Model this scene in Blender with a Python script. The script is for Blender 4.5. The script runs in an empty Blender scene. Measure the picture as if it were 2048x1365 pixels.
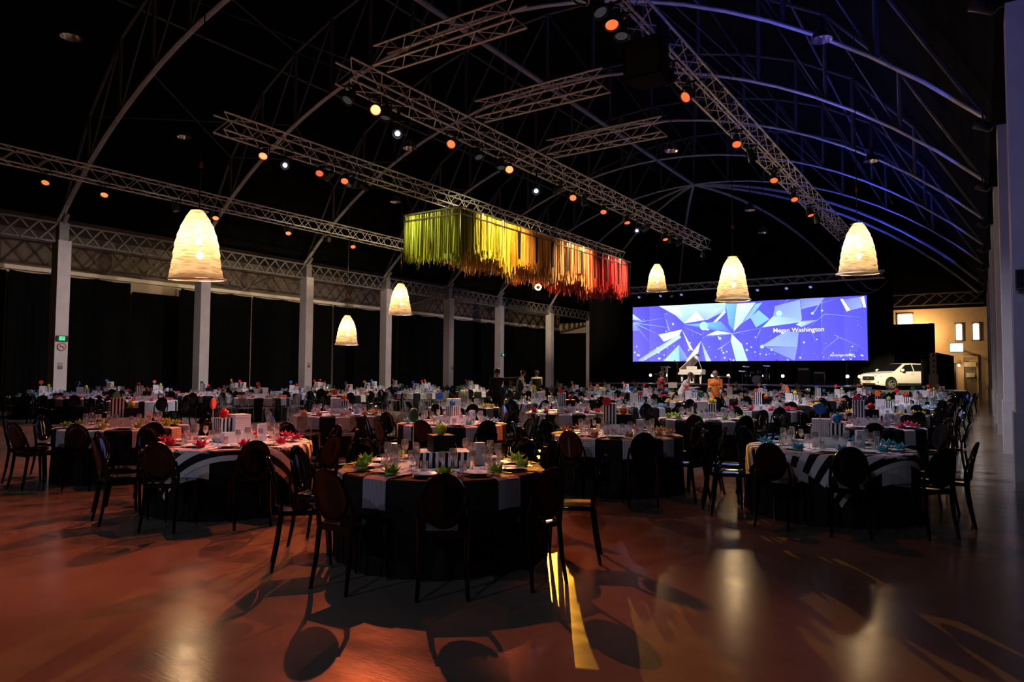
import bpy, bmesh, math, random
from math import sin, cos, pi, sqrt, atan2, radians
from mathutils import Vector, Matrix
random.seed(7)
S = bpy.context.scene
COL = S.collection
# ---------------------------------------------------------------- camera
F, YAW, PIT, ROL = 1402.2, .5891, .0479, .0065
HC = 1.58
_r = Vector((cos(YAW), sin(YAW), 0)); _f = Vector((-sin(YAW), cos(YAW), 0)); _u = Vector((0, 0, 1))
f2 = _f*cos(PIT)+_u*sin(PIT); u2 = _u*cos(PIT)-_f*sin(PIT)
r3 = _r*cos(ROL)+u2*sin(ROL); u3 = u2*cos(ROL)-_r*sin(ROL)
cam = bpy.data.objects.new('camera', bpy.data.cameras.new('camera')); COL.objects.link(cam)
cam.matrix_world = Matrix(((r3.x, u3.x, -f2.x, 0), (r3.y, u3.y, -f2.y, 0), (r3.z, u3.z, -f2.z, HC), (0, 0, 0, 1)))
cam.data.sensor_width = 36; cam.data.lens = F/2048*36; cam.data.clip_end = 300; cam.data.clip_start = .05
S.camera = cam
# ---------------------------------------------------------------- world, exposure
W = bpy.data.worlds.new('hall_air'); S.world = W; W.use_nodes = True
W.node_tree.nodes['Background'].inputs[0].default_value = (.5, .55, .7, 1)
W.node_tree.nodes['Background'].inputs[1].default_value = .0
vs = S.view_settings
vs.view_transform = 'Standard'; vs.look = 'None'; vs.gamma = 1; vs.use_curve_mapping = False; vs.exposure = 0.0
S.cycles.use_denoising = True; S.cycles.use_adaptive_sampling = True; S.cycles.adaptive_threshold = .07
S.cycles.max_bounces = 5; S.cycles.diffuse_bounces = 2; S.cycles.glossy_bounces = 3
S.cycles.transparent_max_bounces = 24; S.cycles.transmission_bounces = 4
S.cycles.sample_clamp_indirect = 4.0
S.cycles.caustics_reflective = False; S.cycles.caustics_refractive = False
# ================================================================= materials
MATS = {}
def nt(name):
    m = bpy.data.materials.new(name); m.use_nodes = True
    t = m.node_tree; b = t.nodes['Principled BSDF']
    return m, t, b
def pbr(name, col, rough=.6, metal=0., spec=.5, noise=0., scale=20., bump=0., bscale=60., **kw):
    if name in MATS: return MATS[name]
    m, t, b = nt(name); L = t.links
    b.inputs['Base Color'].default_value = (*col, 1); b.inputs['Roughness'].default_value = rough
    b.inputs['Metallic'].default_value = metal; b.inputs['Specular IOR Level'].default_value = spec
    for k, v in kw.items(): b.inputs[k.replace('_', ' ')].default_value = v
    tc = t.nodes.new('ShaderNodeTexCoord')
    if noise:
        n = t.nodes.new('ShaderNodeTexNoise'); n.inputs['Scale'].default_value = scale; n.inputs['Detail'].default_value = 4
        L.new(tc.outputs['Object'], n.inputs['Vector'])
        r = t.nodes.new('ShaderNodeMapRange'); r.inputs[1].default_value = .3; r.inputs[2].default_value = .7
        r.inputs[3].default_value = 1-noise; r.inputs[4].default_value = 1+noise
        L.new(n.outputs[0], r.inputs[0])
        x = t.nodes.new('ShaderNodeMix'); x.data_type = 'RGBA'; x.blend_type = 'MULTIPLY'; x.inputs[0].default_value = 1
        x.inputs[6].default_value = (*col, 1); L.new(r.outputs[0], x.inputs[7]); L.new(x.outputs[2], b.inputs['Base Color'])
    if bump:
        n = t.nodes.new('ShaderNodeTexNoise'); n.inputs['Scale'].default_value = bscale; n.inputs['Detail'].default_value = 3
        L.new(tc.outputs['Object'], n.inputs['Vector'])
        bp = t.nodes.new('ShaderNodeBump'); bp.inputs['Strength'].default_value = bump; bp.inputs['Distance'].default_value = .02
        L.new(n.outputs[0], bp.inputs['Height']); L.new(bp.outputs[0], b.inputs['Normal'])
    MATS[name] = m; return m
def emit(name, col, st):
    if name in MATS: return MATS[name]
    m = bpy.data.materials.new(name); m.use_nodes = True; t = m.node_tree; t.nodes.clear()
    e = t.nodes.new('ShaderNodeEmission'); e.inputs[0].default_value = (*col, 1); e.inputs[1].default_value = st
    o = t.nodes.new('ShaderNodeOutputMaterial'); t.links.new(e.outputs[0], o.inputs[0])
    m.cycles.emission_sampling = 'NONE'
    MATS[name] = m; return m
def clear(name, tint, k=.12, rough=.03):
    """thin clear plastic or glass: see-through with glossy reflections at grazing angles"""
    if name in MATS: return MATS[name]
    m = bpy.data.materials.new(name); m.use_nodes = True; t = m.node_tree; t.nodes.clear(); L = t.links
    tr = t.nodes.new('ShaderNodeBsdfTransparent'); tr.inputs[0].default_value = (*tint, 1)
    gl = t.nodes.new('ShaderNodeBsdfGlossy'); gl.inputs['Roughness'].default_value = rough
    lw = t.nodes.new('ShaderNodeLayerWeight'); lw.inputs[0].default_value = .35
    mr = t.nodes.new('ShaderNodeMapRange'); mr.inputs[3].default_value = k; mr.inputs[4].default_value = .6
    L.new(lw.outputs['Facing'], mr.inputs[0])
    mx = t.nodes.new('ShaderNodeMixShader'); L.new(mr.outputs[0], mx.inputs[0]); L.new(tr.outputs[0], mx.inputs[1]); L.new(gl.outputs[0], mx.inputs[2])
    df = t.nodes.new('ShaderNodeBsdfDiffuse'); df.inputs[0].default_value = (.9, .9, .92, 1); m2 = t.nodes.new('ShaderNodeMixShader'); m2.inputs[0].default_value = .07
    L.new(mx.outputs[0], m2.inputs[1]); L.new(df.outputs[0], m2.inputs[2])
    o = t.nodes.new('ShaderNodeOutputMaterial'); L.new(m2.outputs[0], o.inputs[0])
    MATS[name] = m; return m
def patterned(name, kind, c1, c2, freq, duty=.5, uv=False, rough=.8):
    """stripes or a line grid over two colours; kind in stripe, grid, diag"""
    if name in MATS: return MATS[name]
    m, t, b = nt(name); L = t.links; b.inputs['Roughness'].default_value = rough; b.inputs['Specular IOR Level'].default_value = .25
    tc = t.nodes.new('ShaderNodeTexCoord'); sp = t.nodes.new('ShaderNodeSeparateXYZ')
    L.new(tc.outputs['UV' if uv else 'Object'], sp.inputs[0])
    def ma(op, a, bb=None):
        n = t.nodes.new('ShaderNodeMath'); n.operation = op
        for i, v in enumerate((a, bb)):
            if v is None: continue
            if isinstance(v, (int, float)): n.inputs[i].default_value = v
            else: L.new(v, n.inputs[i])
        return n.outputs[0]
    if uv: s0, s1 = sp.outputs[0], sp.outputs[1]
    else: s0, s1 = ma('ADD', sp.outputs[0], sp.outputs[1]), sp.outputs[2]
    a = ma('GREATER_THAN', ma('FRACT', ma('MULTIPLY', s0, freq)), duty)
    if kind == 'grid': a = ma('MAXIMUM', a, ma('GREATER_THAN', ma('FRACT', ma('MULTIPLY', s1, freq)), duty))
    x = t.nodes.new('ShaderNodeMix'); x.data_type = 'RGBA'; L.new(a, x.inputs[0])
    x.inputs[6].default_value = (*c1, 1); x.inputs[7].default_value = (*c2, 1); L.new(x.outputs[2], b.inputs['Base Color'])
    MATS[name] = m; return m
ALU = pbr('aluminium', (.72, .68, .63), .42, .15, noise=.15, scale=9)
STEEL = pbr('painted_steel', (.2, .19, .18), .5, .0, noise=.25, scale=3)
STEELP = pbr('pale_steel', (.33, .32, .31), .5, 0., noise=.2, scale=3)
STEELG = pbr('girder_steel', (.13, .12, .115), .6, 0., noise=.25, scale=3)
STEELD = pbr('dark_steel', (.07, .068, .065), .55, .0, noise=.2, scale=3)
BLACK = pbr('black_enamel', (.012, .012, .013), .35)
RUBBER = pbr('black_rubber', (.01, .01, .01), .8)
CHAIRB = pbr('black_polycarbonate', (.002, .0025, .0023), .07, spec=.3, noise=.1)
CHAIRC = clear('clear_polycarbonate', (.86, .87, .88), .10, .05)
GLASS = clear('drinking_glass', (.93, .94, .95), .26, .02)
CLOTHB = pbr('black_tablecloth', (.008, .0085, .008), .85, spec=.2, bump=.15, bscale=40)
DRAPE = pbr('black_velvet', (.004, .0045, .004), .95, spec=.1, noise=.3)
CHINA = pbr('white_china', (.55, .53, .52), .2, noise=.03)
SILVER = pbr('cutlery_steel', (.75, .74, .72), .18, 1., noise=.05)
PAINT = pbr('column_paint', (.52, .49, .47), .6, noise=.08, scale=2.5, bump=.05, bscale=12)
CREAM = pbr('cream_wall_paint', (.62, .5, .34), .8, noise=.1, scale=1.2)
BULK = pbr('bulkhead_paint', (.2, .16, .12), .85, noise=.12, scale=1.1)
WHITE = pbr('white_lacquer', (.82, .8, .78), .18, noise=.03)
CARD = pbr('pale_card', (.5, .55, .68), .5, noise=.05)
WBOX = pbr('white_box_card', (.72, .69, .69), .6, noise=.04)
BBOX = pbr('black_box_card', (.004, .004, .004), .5, spec=.15, noise=.1)
GBOX = patterned('grid_box_card', 'grid', (.72, .66, .68), (.3, .24, .27), 42, .88)
SBOX = patterned('striped_box_card', 'stripe', (.006, .006, .006), (.74, .72, .72), 22, .5)
SBOXW = patterned('wide_striped_box_card', 'stripe', (.006, .006, .007), (.7, .72, .74), 18, .5)
R_FINE = patterned('fine_striped_linen', 'stripe', (.36, .35, .4), (.16, .16, .19), 75, .62, uv=True)
R_GRID = patterned('checked_linen', 'grid', (.64, .61, .64), (.1, .1, .12), 36, .86, uv=True)
R_GREY = pbr('grey_linen', (.34, .33, .36), .85, noise=.06)
R_WHITE = pbr('white_linen', (.66, .64, .67), .85, noise=.05)
R_BOLD = patterned('bold_striped_linen', 'stripe', (.72, .7, .72), (.006, .007, .008), 6.2, .5, uv=True)
# ================================================================= mesh builder
class MB:
    def __init__(s): s.v = []; s.f = []; s.uv = None; s.mi = []
    def add(s, v, f, mi=0):
        o = len(s.v); s.v += [tuple(p) for p in v]; s.f += [tuple(i+o for i in q) for q in f]; s.mi += [mi]*len(f); return s
    def box(s, c, d, mi=0, M=None):
        x, y, z = (k/2 for k in d)
        v = [Vector((sx*x, sy*y, sz*z)) for sz in (-1, 1) for sy in (-1, 1) for sx in (-1, 1)]
        v = [(M @ p if M else p)+Vector(c) for p in v]
        return s.add(v, [(0, 2, 3, 1), (4, 5, 7, 6), (0, 1, 5, 4), (2, 6, 7, 3), (0, 4, 6, 2), (1, 3, 7, 5)], mi)
    def tube(s, pts, rad, n=8, mi=0, cap=True, flat=1.):
        pts = [Vector(p) for p in pts]; k = len(pts)
        if not hasattr(rad, '__len__'): rad = [rad]*k
        v = []; ref = None
        for i, p in enumerate(pts):
            d = (pts[min(i+1, k-1)]-pts[max(i-1, 0)]).normalized()
            if ref is None: ref = Vector((0, 0, 1)) if abs(d.z) < .9 else Vector((1, 0, 0))
            a = d.cross(ref).normalized(); b = a.cross(d).normalized(); ref = b
            for j in range(n):
                t = 2*pi*(j+.5)/n; v.append(p+a*(cos(t)*rad[i])+b*(sin(t)*rad[i]*flat))
        f = [(i*n+j, i*n+(j+1) % n, (i+1)*n+(j+1) % n, (i+1)*n+j) for i in range(k-1) for j in range(n)]
        if cap: f += [tuple(range(n-1, -1, -1)), tuple((k-1)*n+j for j in range(n))]
        return s.add(v, f, mi)
    def lathe(s, prof, n=16, mi=0, c=(0, 0, 0), jit=None):
        v = []; f = []; rings = []
        for i, (r, z) in enumerate(prof):
            if r < 1e-6: rings.append([len(v)]); v.append((c[0], c[1], c[2]+z))
            else:
                rings.append(list(range(len(v), len(v)+n)))
                for j in range(n):
                    t = 2*pi*j/n; rr, zz = (jit(r, z, t, i) if jit else (r, z)); v.append((c[0]+rr*cos(t), c[1]+rr*sin(t), c[2]+zz))
        for a, b in zip(rings, rings[1:]):
            if len(a) == 1 and len(b) == 1: continue
            for j in range(n):
                if len(a) == 1: f.append((a[0], b[(j+1) % n], b[j]))
                elif len(b) == 1: f.append((a[j], a[(j+1) % n], b[0]))
                else: f.append((a[j], a[(j+1) % n], b[(j+1) % n], b[j]))
        return s.add(v, f, mi)
    def prism(s, poly, h, mi=0, ax='z', o=0.):
        n = len(poly)
        def P(a, b, c): return {'z': (a, b, c), 'y': (a, c, b), 'x': (c, a, b)}[ax]
        v = [P(a, b, o) for a, b in poly]+[P(a, b, o+h) for a, b in poly]
        return s.add(v, [tuple(range(n-1, -1, -1)), tuple(range(n, 2*n))]+[(i, (i+1) % n, n+(i+1) % n, n+i) for i in range(n)], mi)
    def mesh(s, name, mats, smooth=False):
        me = bpy.data.meshes.new(name); me.from_pydata(s.v, [], s.f); me.validate()
        for m in (mats if isinstance(mats, (list, tuple)) else [mats]): me.materials.append(m)
        if len(set(s.mi)) > 1 and len(me.polygons) == len(s.mi):
            for p, i in zip(me.polygons, s.mi): p.material_index = i
        if s.uv:
            l = me.uv_layers.new(name='UVMap')
            for lp in me.loops: l.data[lp.index].uv = s.uv[lp.vertex_index]
        if smooth:
            for p in me.polygons: p.use_smooth = True
            try: me.set_sharp_from_angle(angle=radians(40))
            except Exception: pass
        me.update(); return me
def fixn(me):
    bm = bmesh.new(); bm.from_mesh(me); bmesh.ops.recalc_face_normals(bm, faces=bm.faces); bm.to_mesh(me); bm.free(); return me
def ob(name, me, parent=None, loc=(0, 0, 0), rot=(0, 0, 0), M=None):
    o = bpy.data.objects.new(name, me); COL.objects.link(o)
    if parent: o.parent = parent
    if M is not None: o.matrix_local = M
    else: o.location = loc; o.rotation_euler = rot
    return o
def tag(o, label=None, cat=None, group=None, kind=None):
    if label: o['label'] = label
    if cat: o['category'] = cat
    if group: o['group'] = group
    if kind: o['kind'] = kind
    return o
def thing(name, label, cat, loc=(0, 0, 0), rz=0., group=None, kind=None):
    return tag(ob(name, None, None, loc, (0, 0, rz)), label, cat, group, kind)
def dup(root, loc, rz, label, group=None):
    r = root.copy(); COL.objects.link(r); r.location = loc; r.rotation_euler = (0, 0, rz); r['label'] = label
    if group: r['group'] = group
    for ch in root.children:
        c = ch.copy(); COL.objects.link(c); c.parent = r
        for g in ch.children:
            d = g.copy(); COL.objects.link(d); d.parent = c
    return r
def along(p0, p1):
    """matrix placing local +Z from p0 towards p1"""
    p0 = Vector(p0); d = Vector(p1)-p0
    return Matrix.Translation(p0) @ d.to_track_quat('Z', 'Y').to_matrix().to_4x4()
_rod = {}
def rod(name, p0, p1, r, mat, parent=None, n=6):
    """a round bar between two points; bars of one length share their mesh"""
    L = (Vector(p1)-Vector(p0)).length; k = (round(L, 3), r, mat.name, n)
    if k not in _rod: _rod[k] = MB().tube([(0, 0, 0), (0, 0, L)], r, n).mesh('bar', mat, True)
    return ob(name, _rod[k], parent, M=along(p0, p1))
def spot(name, loc, tgt, col, power, size=50, blend=.4, radius=.08, parent=None):
    l = bpy.data.lights.new(name, 'SPOT'); l.color = col; l.energy = power; l.spot_size = radians(size); l.spot_blend = blend; l.shadow_soft_size = radius
    o = bpy.data.objects.new(name, l); COL.objects.link(o)
    o.matrix_world = Matrix.Translation(Vector(loc)) @ (Vector(tgt)-Vector(loc)).to_track_quat('-Z', 'Y').to_matrix().to_4x4()
    return o
def point(name, loc, col, power, radius=.08):
    l = bpy.data.lights.new(name, 'POINT'); l.color = col; l.energy = power; l.shadow_soft_size = radius
    o = bpy.data.objects.new(name, l); COL.objects.link(o); o.location = loc; return o
ORD = 'first second third fourth fifth sixth seventh eighth ninth tenth eleventh twelfth'.split()
# ================================================================= the hall
def floor_mat():
    m, t, b = nt('polished_concrete'); L = t.links
    tc = t.nodes.new('ShaderNodeTexCoord')
    n1 = t.nodes.new('ShaderNodeTexNoise'); n1.inputs['Scale'].default_value = .55; n1.inputs['Detail'].default_value = 7; n1.inputs['Roughness'].default_value = .62
    mp = t.nodes.new('ShaderNodeMapping'); mp.inputs['Rotation'].default_value = (0, 0, .5); mp.inputs['Scale'].default_value = (1.0, 2.2, 1)
    n2 = t.nodes.new('ShaderNodeTexNoise'); n2.inputs['Scale'].default_value = 2.2; n2.inputs['Detail'].default_value = 5
    L.new(tc.outputs['Object'], n1.inputs['Vector']); L.new(tc.outputs['Object'], mp.inputs[0]); L.new(mp.outputs[0], n2.inputs['Vector'])
    cr = t.nodes.new('ShaderNodeValToRGB'); cr.color_ramp.elements[0].position = .3; cr.color_ramp.elements[0].color = (.11, .09, .068, 1)
    cr.color_ramp.elements[1].position = .7; cr.color_ramp.elements[1].color = (.21, .175, .135, 1)
    L.new(n1.outputs[0], cr.inputs[0]); L.new(cr.outputs[0], b.inputs['Base Color'])
    mr = t.nodes.new('ShaderNodeMapRange'); mr.inputs[1].default_value = .3; mr.inputs[2].default_value = .7; mr.inputs[3].default_value = .15; mr.inputs[4].default_value = .23
    L.new(n2.outputs[0], mr.inputs[0]); mp2 = t.nodes.new('ShaderNodeMapping'); mp2.inputs['Rotation'].default_value = (0, 0, .35); mp2.inputs['Scale'].default_value = (9, 60, 1)
    n3 = t.nodes.new('ShaderNodeTexNoise'); n3.inputs['Scale'].default_value = 1.0; n3.inputs['Detail'].default_value = 3; L.new(tc.outputs['Object'], mp2.inputs[0]); L.new(mp2.outputs[0], n3.inputs['Vector'])
    L.new(mr.outputs[0], b.inputs['Roughness']); b.inputs['Specular IOR Level'].default_value = .24
    bp = t.nodes.new('ShaderNodeBump'); bp.inputs['Strength'].default_value = .05; bp.inputs['Distance'].default_value = .01
    L.new(n3.outputs[0], bp.inputs['Height']); L.new(bp.outputs[0], b.inputs['Normal']); return m
tag(ob('floor', MB().box((-15, 27, -.1), (44, 70, .2)).mesh('floor', floor_mat())), 'polished grey concrete floor of the hall', kind='structure')
XC, HALF, ZS, ZT = -14.45, 14.65, 7.25, 13.35            # arch axis, half span, springing, crown
RA = (HALF**2+(ZT-ZS)**2)/(2*(ZT-ZS))
def arch_z(x): return ZT-RA+sqrt(RA*RA-(x-XC)**2)
def arch_up(x):
    s = abs(x-XC)/HALF; return arch_z(x)+3.0*min(1, max(0, 1-s)*3.2)**.6
AY = [12.4+5.85*k for k in range(6)]
# barrel roof
m = MB(); nx = 40; ys = [-6, 12, 30, 46, 58.6]
for y in ys:
    for i in range(nx+1):
        x = XC-HALF-.9+(2*HALF+1.8)*i/nx; xx = max(XC-HALF, min(XC+HALF, x)); m.v.append((x, y, arch_up(xx)+.35))
for j in range(len(ys)-1):
    for i in range(nx): m.f.append((j*(nx+1)+i, j*(nx+1)+i+1, (j+1)*(nx+1)+i+1, (j+1)*(nx+1)+i)); m.mi.append(0)
ROOF = pbr('corrugated_black_roof', (.004, .004, .0038), .9, spec=.03, noise=.3, scale=1.5)
tag(ob('ceiling', m.mesh('ceiling', ROOF)), 'black barrel roof lining', kind='structure')
tag(ob('wall_left', MB().box((-33.8, 26, 3.0), (.3, 66, 6.0)).mesh('wall_left', CREAM)), 'cream side wall behind the drapes', kind='structure')
tag(ob('trim_1', MB().box((-33.55, 26, 5.95), (.2, 66, .17)).mesh('trim_1', pbr('cream_trim', (.95, .84, .66), .6, noise=.06, scale=2))), 'cream rail along the bulkhead', kind='structure')
tag(ob('wall_bulkhead', MB().box((-33.7, 26, 7.6), (.25, 66, 3.1)).mesh('wall_bulkhead', BULK)), 'brown bulkhead above the rail', kind='structure')
tag(ob('ceiling_aisle', MB().box((-31.6, 26, 9.2), (4.6, 66, .2)).mesh('ceiling_aisle', ROOF)), 'dark aisle ceiling', kind='structure')
tag(ob('wall_right', MB().box((4.3, 26, 5), (.3, 66, 10)).mesh('wall_right', pbr('dark_side_wall', (.1, .09, .09), .8, noise=.1))), 'dark outer wall beyond the columns', kind='structure')
tag(ob('ceiling_right_aisle', MB().box((2.3, 26, 9.6), (4.2, 66, .2)).mesh('ceiling_right_aisle', ROOF)), 'dark right aisle ceiling', kind='structure')
EY = 58.4
tag(ob('wall_end', MB().box((-15, EY+.15, 3.25), (38.5, .3, 6.5)).mesh('wall_end', CREAM)), 'cream end wall behind the stage', kind='structure')
tag(ob('wall_end_gable', MB().box((-15, EY+.2, 12.05), (38.5, .3, 11.1)).mesh('wall_end_gable', ROOF)), 'dark gable above the end wall', kind='structure')
tag(ob('wall_back', MB().box((-15, -6.2, 8), (38.5, .3, 16)).mesh('wall_back', ROOF)), 'dark wall behind the viewer', kind='structure')
# columns
CM = MB().prism([(-.25, -.23), (.25, -.23), (.25, .23), (-.25, .23)], 6.55).mesh('column', PAINT)
LCY = [12.5+5.85*k for k in range(6)]+[48.9, 55.9]
for i, y in enumerate([6.6]+LCY):
    tag(ob('column', CM, None, (-29, y, 0)), 'pale square column of the far row', kind='structure')
m = MB().prism([(-.36, -.36), (.36, -.36), (.36, .36), (-.36, .36)], 6.95); m.box((0, 0, .55), (.78, .78, 1.1))
CR = m.mesh('column', PAINT)
for k in range(8):
    tag(ob('column', CR, None, (.76, 12.4+5.85*k+.02, 0)), 'pale square column of the near row', kind='structure')
# lattice girders on the column heads
def girder(name, p0, p1, z0, z1, npan, label):
    p0, p1 = Vector(p0), Vector(p1); g = thing(name, label, None, kind='structure')
    d = (p1-p0)/npan; side = d.normalized().cross(Vector((0, 0, 1)))*.05
    for z in (z0, z1):
        mm = MB().box((0, 0, 0), ((p1-p0).length, .12, .07)).mesh('chord', STEELG)
        ob('chord', mm, g, (p0+p1)/2+Vector((0, 0, z)), (0, 0, atan2(d.y, d.x)))
    for i in range(npan):
        a, b = p0+d*i, p0+d*(i+1)
        rod('lattice_bar', a+Vector((0, 0, z0))+side, b+Vector((0, 0, z1))+side, .045, STEELG, g, 4)
        rod('lattice_bar', a+Vector((0, 0, z1))-side, b+Vector((0, 0, z0))-side, .045, STEELG, g, 4)
gy = [1.0, 6.6]+LCY
for a, b in zip(gy, gy[1:]):
    girder('lattice_girder', (-29, a+.2, 0), (-29, b-.2, 0), 6.5, 7.2, 9, 'steel lattice girder between columns of the far row')
girder('lattice_girder', (-28.8, 57.6, 0), (-14.6, 57.6, 0), 6.7, 7.5, 16, 'steel lattice girder across the far end')
girder('lattice_girder', (-14.4, 57.6, 0), (.3, 57.6, 0), 6.7, 7.5, 16, 'steel lattice girder across the far end')
for i, y in enumerate(LCY):
    tag(ob('column_head', MB().box((0, 0, .35), (.3, .34, .7)).tube([(0, 0, .6), (.35, 0, 1.0)], .09, 8).mesh('column_head', STEEL), None, (-29, y, 6.55)), 'steel bearing on a column head', kind='structure')
for y in (15.2, 16.9, 22.3, 29, 34.6, 41):
    s = thing('roof_strut', 'thin steel strut from girder to bulkhead', None, kind='structure'); rod('bar', (-29.1, y, 6.5), (-33.4, y+1.2, 6.1), .035, ALU, s)
# arches
def arch(name, y, xs=None):
    g = thing(name, 'steel trussed roof arch spanning the hall', None, kind='structure')
    n = 26; pts = [(XC-HALF+2*HALF*i/n, y, 0) for i in range(n+1)]
    ob('lower_chord', MB().tube([(x, y, arch_z(x)) for x, y, _ in pts], .1, 8, flat=.45).mesh('lower_chord', STEELP, True), g)
    nodes = [XC-HALF+2*HALF*i/14 for i in range(15)]
    ob('upper_chord', MB().tube([(x, y, arch_up(x)) for x in nodes], .06, 6).mesh('upper_chord', STEELD, True), g)
    for i in range(1, 14):
        x = nodes[i]; rod('post', (x, y, arch_z(x)), (x, y, arch_up(x)), .065, STEELD, g)  # darker steel puts the posts' and webs' lack of uplight into colour
        j = i+1 if i < 7 else i-1
        if i != 7: rod('web_brace', (nodes[i], y, arch_z(nodes[i])), (nodes[j], y, arch_up(nodes[j])), .04, STEELD, g)
    rod('web_brace', (nodes[0], y, arch_z(nodes[0])+.02), (nodes[1], y, arch_up(nodes[1])), .04, STEELD, g)
    rod('web_brace', (nodes[14], y, arch_z(nodes[14])+.02), (nodes[13], y, arch_up(nodes[13])), .04, STEELD, g)
for k, y in enumerate(AY): arch('roof_arch', y)
g = thing('ridge_beam', 'steel ridge beam running along the roof crown', None, kind='structure')
rod('beam', (XC, 1, ZT), (XC, AY[-1], ZT), .1, STEEL, g, 8)
for dx in (-9.4, -4.2, 4.2, 9.4):
    g = thing('roof_purlin', 'thin steel purlin along the roof', None, kind='structure'); x = XC+dx; rod('bar', (x, 1, arch_up(x)), (x, 57, arch_up(x)), .045, STEELD, g)
for k in range(5):                                        # crossed tie rods between arches
    for (xa, xb) in ((XC-HALF*6/7, XC-HALF*4/7), (XC-HALF*4/7, XC-HALF*2/7), (XC+HALF*2/7, XC+HALF*4/7)):
        y0, y1 = AY[k], AY[k+1]
        g = thing('tie_rods', 'crossed thin tie rods between two arches', None, kind='structure')
        a = (xa, y0, arch_up(xa)); b = (xb, y1, arch_z(xb)); c = (xa, y1, arch_up(xa)); d = (xb, y0, arch_z(xb))
        rod('tie_rod', a, b, .02, STEELD, g); rod('tie_rod', c, d, .02, STEELD, g)
for tx, ty in ((-28.9, 48.9), (-28.9, 55.9), (-21.5, 57.8), (-7.4, 57.8), (0, 55.9), (0, 48.9)):   # hip ribs fan out of the last crown
    g = thing('hip_rib', 'curved steel rib fanning from the last crown', None, kind='structure')
    pts = []
    for i in range(13):
        t = i/12; q = t*HALF; pts.append((XC+(tx-XC)*t, AY[-1]+(ty-AY[-1])*t, ZT-RA+sqrt(RA*RA-q*q)))
    ob('rib', MB().tube(pts, .08, 8).mesh('rib', STEELP, True), g)
# drapes
def drape(name, p0, p1, z0, z1, label, nfold=None, top=None):
    p0, p1 = Vector((*p0, 0)), Vector((*p1, 0)); L = (p1-p0).length; nf = nfold or int(L*3.2); n = nf*4
    nrm = (p1-p0).normalized().cross(Vector((0, 0, 1))); m = MB(); ph = random.random()*6
    for r, z in enumerate((0, .5, 1)):
        for i in range(n+1):
            t = i/n; zt = z1+(top(t) if top else 0); a = .06+.03*sin(i*.37+ph)
            p = p0.lerp(p1, t)+nrm*(sin(i*pi/2+.4*sin(i*.21+ph))*a*(1.15-.5*z)); m.v.append((p.x, p.y, z0+(zt-z0)*z))
    for r in range(2):
        for i in range(n): m.f.append((r*(n+1)+i, r*(n+1)+i+1, (r+1)*(n+1)+i+1, (r+1)*(n+1)+i)); m.mi.append(0)
    return tag(ob(name, m.mesh(name, DRAPE, True)), label, 'curtain', 'black masking drapes')
gaps = [(-2, 6.4), (6.5, 12.3), (12.4, 17.4), (19.9, 24), (24.1, 29.8), (29.9, 35.6), (35.7, 41.5), (41.6, 48.7), (48.8, 58)]
drn = ['beside the first far column', 'with the green exit sign column before it', 'ending at the cream wall panel', 'behind the third far column', 'behind the fourth far column', 'behind the fifth far column', 'behind the sixth far column', 'behind the seventh far column', 'in the far corner']
for (a, b), w in zip(gaps, drn):
    drape('wall_drape', (-33.3, a), (-33.3, b), 0, 5.8, 'black floor-length drape on the side wall '+w, top=lambda t: -.06*abs(sin(t*9)))
drape('wall_drape', (-33.3, 17.45), (-33.3, 19.85), 0, 5.38, 'shorter black drape below the cream wall panel')
drape('stage_drape', (-26.6, 51.2), (-4.6, 51.2), 0, 8.1, 'wide black drape hung behind the video screen')
drape('end_drape', (-33.5, 57.9), (-27, 57.9), 0, 5.5, 'black drape at the far end beside the last column')
drape('masking_drape', (-5.6, 56.9), (-2.6, 56.9), 0, 5.35, 'tall black drape behind the white car')
drape('masking_drape', (-2.55, 56.4), (-1.5, 56.4), 0, 3.3, 'low black drape beside the end doorway', top=lambda t: -.25*t)
# end wall windows, doorway, television
WIN = emit('daylit_glass', (.92, .95, 1), 2.2)
def window(i, x0, x1, z0, z1, arched, nx_, nz_):
    w = tag(ob('window_%d' % i, None, None, ((x0+x1)/2, EY-.02, z0)), 'bright daylit window in the end wall', kind='structure')
    W_, H_ = x1-x0, z1-z0
    fr = pbr('window_frame', (.55, .5, .42), .6, noise=.1)
    m = MB()
    for sx in (-1, 1): m.box((sx*W_/2, 0, H_/2), (.07, .1, H_+.07))
    for z in (0, H_): m.box((0, 0, z), (W_+.07, .1, .07))
    ob('frame', m.mesh('frame', fr), w)
    for a in range(nx_):
        for b in range(nz_):
            px = -W_/2+W_*(a+.5)/nx_; pz = H_*(b+.5)/nz_; gw, gh = W_/nx_-.035, H_/nz_-.035
            if arched and b == nz_-1:
                pts = [(-gw/2, -gh/2), (gw/2, -gh/2)]+[(gw/2*cos(q), -gh/4+gh*.75*sin(q)) for q in [pi*j/8 for j in range(9)]]
                ob('pane', MB().prism(pts, .02, ax='y').mesh('pane', WIN), w, (px, -.03, pz))
            else: ob('pane', MB().box((0, 0, 0), (gw, .02, gh)).mesh('pane', WIN), w, (px, -.02, pz))
window(1, -5.0, -4.0, 5.2, 6.2, False, 2, 2); window(2, -1.42, -1.0, 4.18, 5.38, True, 1, 4); window(3, -.42, 0, 4.18, 5.38, True, 1, 4)
d = tag(ob('door_1', None, None, (-.6, EY-.05, 0)), 'dim doorway in the end wall', kind='structure')
ob('frame', MB().box((-.42, 0, 1.5), (.1, .16, 3)).box((.42, 0, 1.5), (.1, .16, 3)).box((0, 0, 3.05), (.94, .16, .12)).mesh('frame', CREAM), d)
ob('leaf', MB().box((0, .02, 1.3), (.74, .05, 2.6)).mesh('leaf', pbr('door_paint', (.2, .19, .13), .6, noise=.1)), d)
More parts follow.
